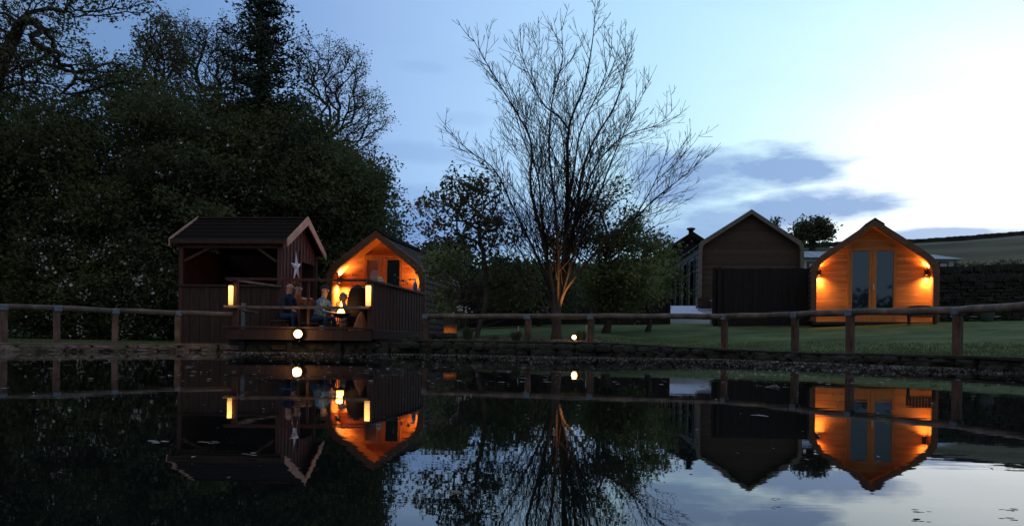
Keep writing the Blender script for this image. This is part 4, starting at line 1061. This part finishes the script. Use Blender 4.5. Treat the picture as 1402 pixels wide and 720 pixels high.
# ------------------------------------------------------------ deck furniture
def chair(name,label,loc,rz,sc=1,w=.5,seat=.30,back=.55,m='darkwood'):
    t=thing(name,label,'chair',loc,rz)
    s=MB(); s.box((0,0,seat),(w,w,.05)); link('seat',s,M[m],t,bevel=.01)
    s=MB()
    for i in range(5): s.box((-w/2+.05+i*(w-.1)/4,w/2-.01+.06,seat+back/2),(.07,.025,back),rx=-.15)
    s.box((0,w/2+.1,seat+back-.02),(w,.03,.07)); link('backrest',s,M[m],t)
    for x in(-1,1):
        for y in (-1,1):
            s=MB(); s.box((x*(w/2-.03),y*(w/2-.03),seat/2-.02),(.045,.045,seat-.03)); link('leg',s,M[m],t)
    return t
# people -------------------------------------------------------------
def person(label,hip,yaw,shirt,trousers,hair,lean=.3,scale=.93,arms='lap',hairlen=0,headyaw=0):
    """seated figure; local frame: faces -y"""
    t=thing('person',label,'person',hip,yaw)
    V=[];E=[];R=[];T=[]
    def nd(p,r,tag_,par=None):
        V.append(Vector(p)*scale); R.append(r*scale); T.append(tag_); 
        if par is not None: E.append((par,len(V)-1))
        return len(V)-1
    ln=lean; 
    def up(h,fwd=0): return Vector((0,-math.sin(ln)*h-fwd,math.cos(ln)*h))
    pel=nd((0,0,.09),.13,'s'); wa=nd(up(.24),.125,'s',pel); chv=up(.42); ch=nd(chv,.15,'s',wa); shv=up(.53); sh=nd(shv,.10,'s',ch)
    nk=nd(shv+Vector((0,-.03,.08)),.055,'k',sh); hd0=nd(shv+Vector((0,-.055,.16)),.075,'k',nk); hd=nd(shv+Vector((0,-.06,.24)),.088,'k',hd0); nd(shv+Vector((0,-.045,.31)),.068,'k',hd)
    for s in (-1,1):
        s1=nd(shv+Vector((s*.17,0,-.02)),.065,'s',sh)
        if arms=='lap': el=shv+Vector((s*.24,-.10,-.28)); wr=Vector((s*.12,-.34,.20))
        elif arms=='reach': el=shv+Vector((s*.22,-.20,-.22)); wr=el+Vector((-s*.06,-.25,.0))
        else: el=shv+Vector((s*.22,-.16,-.26)); wr=el+Vector((-s*.10,-.16,.16 if s>0 else -.02))
        e1=nd(el,.045,'s',s1); w1=nd(wr,.028,'k',e1); d=(wr-el).normalized(); pm=wr+d*.05; p1=nd(pm,.032,'k',w1)
        rt=Vector((s,0,0)) 
        for k,(ofs,LL) in enumerate(((-.03,.075),(-.01,.09),(.012,.082),(.03,.065))):
            a=pm+d*.045+rt*ofs; f1=nd(a,.011,'k',p1); nd(a+d*LL*.6+Vector((0,0,-.02)),.009,'k',f1)
        th=nd(wr+d*.03-rt*.035,.012,'k',w1); nd(wr+d*.075-rt*.055+Vector((0,0,-.01)),.010,'k',th)
        h1=nd((s*.10,-.02,.05),.095,'t',pel); kn=nd((s*.15,-.42,.08 if True else 0),.065,'t',h1); an=nd((s*.15,-.42,-.22),.042,'t',kn); ft=nd((s*.15,-.46,-.27),.04,'o',an); nd((s*.16,-.60,-.285),.035,'o',ft)
    me=bpy.data.meshes.new('body'); me.from_pydata([tuple(v) for v in V],E,[]); tmp=bpy.data.objects.new('tmp_body',me); COL.objects.link(tmp)
    sk=tmp.modifiers.new('s','SKIN'); sk.use_smooth_shade=True; sk.branch_smoothing=.4
    for i,r in enumerate(R): me.skin_vertices[0].data[i].radius=(r,r*.85 if T[i]=='s' and i<4 else r)
    me.skin_vertices[0].data[0].use_root=True
    sb=tmp.modifiers.new('u','SUBSURF'); sb.levels=2; sb.render_levels=2
    bpy.context.view_layer.update(); dg=bpy.context.evaluated_depsgraph_get(); nm=bpy.data.meshes.new_from_object(tmp.evaluated_get(dg)); COL.objects.unlink(tmp); bpy.data.objects.remove(tmp)
    nm.name='body'; nm.materials.clear()
    for m_ in (M['skin'],M[shirt],M[trousers],M['black']): nm.materials.append(m_)
    A=np.array([tuple(v) for v in V]); mp={'k':0,'s':1,'t':2,'o':3}
    # nearest bone segment decides cloth
    segs=[(A[a],A[b],T[b] if T[b]!='k' or T[a]=='k' else 's') for a,b in E]
    for pl in nm.polygons:
        c=np.array(pl.center); best=9;bt='s'
        for a,b,tg in segs:
            ab=b-a; u=np.clip(np.dot(c-a,ab)/(ab@ab+1e-9),0,1); dd=np.linalg.norm(c-a-ab*u)
            if dd<best: best=dd;bt=tg
        pl.material_index=mp[bt]; pl.use_smooth=True
    o=bpy.data.objects.new('body',nm); COL.objects.link(o); o.parent=t
    # face details: nose and ears as part of the head hair child; hair cap
    hc=(shv+Vector((0,-.055,.245)))*scale
    for nm_,ps,dm,mm_ in (('nose',(0,-.098,-.015),(.03,.045,.05),'skin'),('ear',(-.088,0,-.01),(.02,.04,.06),'skin'),('ear',(.088,0,-.01),(.02,.04,.06),'skin'),('eye',(-.032,-.083,.015),(.026,.014,.014),'hair_dark'),('eye',(.032,-.083,.015),(.026,.014,.014),'hair_dark'),('mouth',(0,-.083,-.055),(.045,.014,.012),'hair_dark')):
        f=MB(); f.rock(hc+Vector(ps)*scale,dm); link(nm_,f,M[mm_],o,smooth=True)
    if hair:
        f=MB(); bm=bmesh.new(); bmesh.ops.create_uvsphere(bm,u_segments=16,v_segments=10,radius=1)
        vs=[];keep=set()
        for v in bm.verts:
            q=v.co; vs.append(hc+Vector((q.x*.102,q.y*.112+.012,q.z*.118+.012))*scale*(1+.04*noise.noise(q*4)))
        fs=[]
        for fc in bm.faces:
            c=fc.calc_center_median()
            if c.z>.35 or (c.y>.15 and c.z>-.55-hairlen): fs.append(tuple(v.index for v in fc.verts))
        bm.free(); f.add(vs,fs); link('hair',f,M[hair],t,smooth=True)
    return t
def seat_at(px,pyhead,Y,lean,scale=.93):
    # head centre height -> hip height
    q=P(px,pyhead,Y); hz=(math.cos(lean)*.53+.24)*scale; return Vector((q.x,q.y,q.z-hz)),q
hp,_=seat_at(391,393,18.35,.15); yaw1=math.radians(60)
person('bald person in a navy jacket seated leftmost on the deck facing right',hp,yaw1,'navy','jeans',None,.15,arms='lap')
chair('garden_chair','low wooden chair under the bald person in navy',(hp.x,hp.y,DZ),yaw1,seat=max(.12,hp.z-DZ-.05),back=.4)
hp,_=seat_at(406,395,18.75,.15); 
person('person in a rust orange top sitting beside the bald person',hp,math.radians(35),'rust','jeans','hair_dark',.15,arms='lap',hairlen=.3)
chair('garden_chair','low wooden chair under the person in rust orange',(hp.x,hp.y,DZ),math.radians(35),seat=max(.12,hp.z-DZ-.05),back=.4)
hp,_=seat_at(440,397,18.0,.35)
person('dark haired person in a blue checked shirt leaning toward the fire',hp+Vector((-.12,0,0)),math.radians(65),'blue','jeans','hair_dark',.4,arms='chin')
chair('garden_chair','low wooden chair under the person in the blue shirt',(hp.x-.12,hp.y,DZ),math.radians(65),seat=max(.12,hp.z-DZ-.05),back=.35)
hp,_=seat_at(473,408,18.9,.1)
person('grey haired person in grey sitting behind the fire',hp,math.radians(-25),'greycloth','browncloth','hair_grey',.1,arms='lap')
chair('garden_chair','low wooden chair under the grey haired person',(hp.x,hp.y,DZ),math.radians(-25),seat=max(.12,hp.z-DZ-.05),back=.35)
# round-backed wicker chair
q=P(490,420,18.1); t=thing('wicker_chair','dark wicker chair with tall rounded back in front of the orange porch','chair',(q.x,18.1,DZ))
m=MB(); n=16; rows=10
zt=P(490,389,18.1).z-DZ; 
for j in range(rows+1):
    f=j/rows; z=.12+(zt-.12)*f; wd=.225*math.sqrt(max(0,1-max(0,(f-.55)/.45)**2))
    for i in range(n+1):
        a=-1.35+2.7*i/n; m.v.append((math.sin(a)*wd*1.05,-math.cos(a)*wd*.8,z))
for j in range(rows):
    for i in range(n):
        m.f.append((j*(n+1)+i,j*(n+1)+i+1,(j+1)*(n+1)+i+1,(j+1)*(n+1)+i)); m.m.append(0)
for j in range(14):
    f=j/14; z=.15+(zt-.12)*f; wd=.232*math.sqrt(max(0,1-max(0,(f-.55)/.45)**2)); m.tube([(math.sin(a)*wd*1.05,-math.cos(a)*wd*.8,z) for a in np.linspace(-1.35,1.35,12)],.008,4)
o=link('backrest',m,M['wicker'],t); sd=o.modifiers.new('s','SOLIDIFY'); sd.thickness=.02
m=MB(); m.lathe((0,.02,.3),[(0,.05),(.2,.05),(.22,.03),(.2,0),(0,0)],18); link('seat',m,M['wicker'],t)
for x in(-1,1):
    for y in (-1,1): m=MB(); m.tube([(x*.14,y*.12,.32),(x*.18,y*.15,0)],.016,6); link('leg',m,M['wicker'],t)
# fire bowl
q=P(467,427,17.7); t=thing('fire_bowl','steel fire bowl on a stand with bright flames on the deck','fire bowl',(q.x,17.7,DZ))
bz=q.z-DZ
m=MB(); m.lathe((0,0,bz-.13),[(.02,0),(.12,.02),(.2,.09),(.21,.1),(.19,.09),(.1,.04),(0,.03)],20); link('bowl',m,M['steel'],t,smooth=True)
for k in range(3):
    a=k*2.1; m=MB(); m.tube([(math.cos(a)*.1,math.sin(a)*.1,bz-.12),(math.cos(a)*.17,math.sin(a)*.17,0)],.012,6); link('leg',m,M['steel'],t)
m=MB()
for x,y,h,r in ((0,0,.30,.05),(-.05,.03,.12,.055),(.04,-.03,.13,.055),(.015,.02,.2,.05)):
    m.lathe((x,y,bz-.06),[(r*.6,0),(r,.15*h),(r*.8,.4*h),(r*.4,.75*h),(0,h)],10)
link('flame',m,M['flame'],t,smooth=True)
light('fire_light',(q.x,17.62,q.z+.12),4.5,(1,.45,.13),.08)
# low table with plate and food
q=P(423,419,18.1); t=thing('garden_table','small dark table between the seated people','table',(q.x,18.1,DZ)); H=q.z-DZ
m=MB(); m.box((0,0,H),(.42,.42,.035)); link('tabletop',m,M['hutboard'],t,bevel=.006)
for x in(-1,1):
    for y in (-1,1): m=MB(); m.box((x*.17,y*.17,H/2-.01),(.04,.04,H-.03)); link('leg',m,M['hutboard'],t)
m=MB(); m.lathe((0,0,0),[(0,.0),(.07,.0),(.12,.03),(.115,.035),(.06,.01),(0,.01)],18); o=link('plate',m,M['white'],smooth=True); o.location=(q.x-.06,18.18,q.z+.14); 
tag(o,'white plate set on top of the bread basket','plate')
m=MB(); m.lathe((0,0,0),[(0,0),(.12,0),(.16,.12),(.15,.12),(.11,.02),(0,.02)],16)
t=thing('bread_basket','brown basket of reddish food on the small table','basket',(q.x,18.1,q.z+.018)); link('basket',m,M['browncloth'],t)
m=MB()
for i in range(9): m.rock((random.uniform(-.09,.09),random.uniform(-.08,.08),.1+random.uniform(0,.02)),(.09,.07,.06),random.random()*3)
link('food',m,M['redstuff'],t)
# brown draped bag
q=P(493,446,17.5); m=MB(); bm=[]
for j in range(9):
    f=j/8; r=.17*(1-f)**.75+.012
    for i in range(16):
        a=i/16*6.283; w_=1+.16*math.sin(a*5+f*2)*(1-f*.5); m.v.append((math.cos(a)*r*w_+.02*f,math.sin(a)*r*w_*.7,f*.42))
for j in range(8):
    for i in range(16): m.f.append((j*16+i,j*16+(i+1)%16,(j+1)*16+(i+1)%16,(j+1)*16+i)); m.m.append(0)
o=link('cloth_bag',m,M['browncloth'],smooth=True); o.location=(q.x,17.5,DZ+.005); tag(o,'brown gathered cloth bag on the deck below the right post light','bag')
# small things on screen cap
def on_cap(px): 
    f=(px-506)/73*1.0; 
    best=None
    for k in range(200):
        p=(P(506,384,17.0)+Vector((0,-.05,0))).lerp(P(579,402.5,21.35),k/199); pp=HX+p.x/p.y*F
        if best is None or abs(pp-px)<best[0]: best=(abs(pp-px),p)
    return best[1]+Vector((0,0,.024))
p=on_cap(519.5); t=thing('ornament','round pale figurine with dark eyes on the slatted screen','ornament',p); m=MB(); m.rock((0,0,.05),(.11,.09,.11)); m.rock((.03,0,.02),(.08,.07,.05)); link('figure',m,M['pale'],t,smooth=True)
m=MB(); m.rock((-.02,-.045,.065),(.018,.012,.018)); m.rock((.02,-.045,.065),(.018,.012,.018)); link('eyes',m,M['black'],t)
p=on_cap(567.5); t=thing('bottle','blue bottle with a pale trigger top on the screen end','bottle',p+Vector((0,0,0))); m=MB(); m.lathe((0,0,0),[(0,0),(.05,0),(.052,.17),(.04,.2),(.02,.22),(.02,.235)],16); link('body',m,M['bluecap'],t,smooth=True)
m=MB(); m.lathe((0,0,.235),[(.022,0),(.022,.04),(.0,.04)],12); m.box((-.03,0,.29),(.1,.03,.035)); m.box((-.045,0,.265),(.012,.015,.04),ry=.4); link('trigger',m,M['pale'],t)
p=on_cap(573); t=MB(); t.lathe((0,0,0),[(0,0),(.03,0),(.035,.09),(.03,.09),(.026,.01),(0,.01)],14); o=link('cup',t,M['pale'],smooth=True); o.location=p; tag(o,'small pale cup right of the blue bottle','cup')
# ------------------------------------------------------------ bench by right pod and lantern on the wall base
q=P(1262,441,22.3); q.z=ground(q.x,q.y); t=thing('garden_bench','dark round-backed garden bench in front of the right pod','bench',q,-.3); t.scale=(.75,.75,.55)
m=MB(); m.box((0,0,.38),(.95,.42,.04)); link('seat',m,M['darkwood'],t,bevel=.008)
m=MB()
for i in range(9):
    x=-.42+i*.105; hh=.34+.16*math.sqrt(max(0,1-(x/.5)**2)); m.box((x,.2,.4+hh/2),(.09,.025,hh))
m.tube([(x,.2,.42+.34+.16*math.sqrt(max(0,1-(x/.5)**2))) for x in np.linspace(-.47,.47,12)],.03,6); link('backrest',m,M['darkwood'],t)
for x in(-1,1):
    for y in (-1,1): m=MB(); m.box((x*.42,y*.17,.18),(.06,.05,.38)); link('leg',m,M['darkwood'],t)
    m=MB(); m.box((x*.44,0,.58),(.05,.42,.03)); m.box((x*.44,-.18,.48),(.045,.045,.2)); link('armrest',m,M['darkwood'],t)
q=P(1352,438,23); q.z=ground(q.x,q.y)-.02; t=thing('coal_bucket','grey metal bucket tilted below the dark retaining wall','bucket',q)
m=MB(); m.lathe((0,0,0),[(0,.02),(.12,.02),(.19,.3),(.2,.31),(.18,.3),(.11,.05),(0,.05)],18); link('body',m,M['zinc'],t,smooth=True); m=MB(); m.tube([(-.19,0,.3),(-.12,0,.44),(.12,0,.44),(.19,0,.3)],.008,6); link('handle',m,M['steel'],t)
# ------------------------------------------------------------ world
def world():
    w=bpy.data.worlds.new('World'); S.world=w; w.use_nodes=True; nt=w.node_tree; N=nt.nodes; L=nt.links; bg=N['Background']
    def math_(op,a,b=None,c=None,clamp=False):
        n=N.new('ShaderNodeMath'); n.operation=op; n.use_clamp=clamp
        for i,x in enumerate((a,b,c)):
            if x is None: continue
            if isinstance(x,(int,float)): n.inputs[i].default_value=x
            else: L.new(x,n.inputs[i])
        return n.outputs[0]
    tc=N.new('ShaderNodeTexCoord'); D=tc.outputs['Generated']
    sp=N.new('ShaderNodeSeparateXYZ'); L.new(D,sp.inputs[0])
    B=Vector((.60,1,.12)).normalized()
    dt=N.new('ShaderNodeVectorMath'); dt.operation='DOT_PRODUCT'; L.new(D,dt.inputs[0]); dt.inputs[1].default_value=B
    mr=math_('DIVIDE',math_('ARCCOSINE',dt.outputs['Value']),math.pi)
    r=N.new('ShaderNodeValToRGB'); L.new(mr,r.inputs[0]); e=r.color_ramp.elements
    st=[(-1,(.34,.35,.37)),(.2,(.31,.34,.43)),(.50,(.13,.27,.52)),(.66,(.215,.37,.70)),(.79,(.385,.585,.93)),(.89,(.47,.77,1.05)),(.95,(.64,.97,1.12)),(.98,(.92,1.12,1.2)),(1.0,(1.5,1.55,1.6))]
    r.color_ramp.interpolation='B_SPLINE'
    # store at half scale (ramp colours clamp below 1 in some builds), strength doubles it back
    e[0].position=0; e[0].color=(*[c/2 for c in st[-1][1]],1); e[1].position=1; e[1].color=(*[c/2 for c in st[0][1]],1)
    for p,c in st[1:-1]:
        x=e.new(math.acos(p)/math.pi); x.color=(*[v/2 for v in c],1)
    col=r.outputs[0]
    az=math_('ARCTAN2',sp.outputs[0],sp.outputs[1]); el=math_('ARCSINE',sp.outputs[2])
    n=N.new('ShaderNodeTexNoise'); n.inputs['Scale'].default_value=9; n.inputs['Detail'].default_value=8; n.inputs['Roughness'].default_value=.58
    cv=N.new('ShaderNodeCombineXYZ'); L.new(math_('MULTIPLY',az,1.0),cv.inputs[0]); L.new(math_('MULTIPLY',el,3.2),cv.inputs[1]); L.new(cv.outputs[0],n.inputs['Vector'])
    nf=math_('SUBTRACT',n.outputs['Fac'],.5)
    tot=None
    def angles(px,py):
        d=P(px,py,1)-Vector((0,0,CZ)); return math.atan2(d.x,d.y),math.asin(d.z/d.length)
    for px,py,rx,ry,s in ((1052,228,98,30,1.0),(955,245,110,42,.95),(1112,284,96,20,1.0),(980,304,110,32,.85),(930,325,100,34,.9),(1290,322,70,8,.9),(590,210,110,15,.3),(585,92,44,9,.18),(600,318,170,36,.95),(740,310,150,45,.8),(560,270,80,20,.4),(640,165,40,10,.15)):
        a,b=angles(px,py); ra,rb=rx/F,ry/F
        x=math_('DIVIDE',math_('SUBTRACT',az,a),ra); y=math_('DIVIDE',math_('SUBTRACT',el,b),rb)
        q=math_('ADD',math_('MULTIPLY',x,x),math_('MULTIPLY',y,y)); q=math_('ADD',q,math_('MULTIPLY',nf,3.9))
        v=math_('SUBTRACT',1.85 if px in (1112,1290) else 1.3,q); v=math_('MULTIPLY',v,.9,clamp=True); v=math_('MULTIPLY',v,s)
        tot=v if tot is None else math_('MAXIMUM',tot,v)
    # thin streaky veil everywhere low
    n2=N.new('ShaderNodeTexNoise'); n2.inputs['Scale'].default_value=3.5; n2.inputs['Detail'].default_value=6; L.new(cv.outputs[0],n2.inputs['Vector'])
    veil=math_('MULTIPLY',math_('SUBTRACT',n2.outputs['Fac'],.5,clamp=True),.55); tot=math_('MAXIMUM',tot,veil)
    mx=N.new('ShaderNodeMix'); mx.data_type='RGBA'; L.new(math_('MULTIPLY',tot,.95),mx.inputs[0]); L.new(col,mx.inputs[6])
    # cloud colour follows brightness of the sky behind
    cc=N.new('ShaderNodeMix'); cc.data_type='RGBA'; cc.inputs[6].default_value=(.085,.155,.31,1); cc.inputs[7].default_value=(.14,.225,.375,1)
    L.new(math_('MULTIPLY_ADD',dt.outputs['Value'],4.0,-3.1,clamp=True),cc.inputs[0]); L.new(cc.outputs[2],mx.inputs[7])
    # warm pink near horizon haze to left is negligible; add physical sky glow
    sky=N.new('ShaderNodeTexSky'); sky.sky_type='NISHITA'; sky.sun_disc=False; sky.sun_elevation=math.radians(2); sky.sun_rotation=math.radians(31)
    ad=N.new('ShaderNodeMix'); ad.data_type='RGBA'; ad.blend_type='ADD'; ad.inputs[0].default_value=.0015; L.new(mx.outputs[2],ad.inputs[6]); L.new(sky.outputs[0],ad.inputs[7])
    L.new(ad.outputs[2],bg.inputs[0]); bg.inputs[1].default_value=2.0
world()
sl=bpy.data.lights.new('sun','SUN'); sl.energy=.03; sl.angle=math.radians(60); sl.color=(1,.85,.75); so=bpy.data.objects.new('sun',sl); COL.objects.link(so)
d=Vector((-.60,-1,-.12)); so.rotation_euler=d.to_track_quat('-Z','Y').to_euler()
# ------------------------------------------------------------ camera
cam=bpy.data.cameras.new('camera'); co=bpy.data.objects.new('camera',cam); COL.objects.link(co); S.camera=co
cam.sensor_width=36; cam.lens=36*F/1402; cam.shift_y=(HY-360)/1402; cam.clip_end=2000; cam.clip_start=.05
co.location=(0,0,CZ); co.rotation_euler=(Matrix.Rotation(math.radians(90),4,'X')@Matrix.Rotation(ROLL,4,'Z')).to_euler()
S.view_settings.view_transform='Standard'; S.view_settings.look='None'; S.view_settings.exposure=0; S.view_settings.gamma=1
S.cycles.use_denoising=True; S.cycles.max_bounces=6; S.cycles.diffuse_bounces=3; S.cycles.glossy_bounces=4; S.cycles.sample_clamp_indirect=6
S.cycles.caustics_reflective=False; S.cycles.caustics_refractive=False
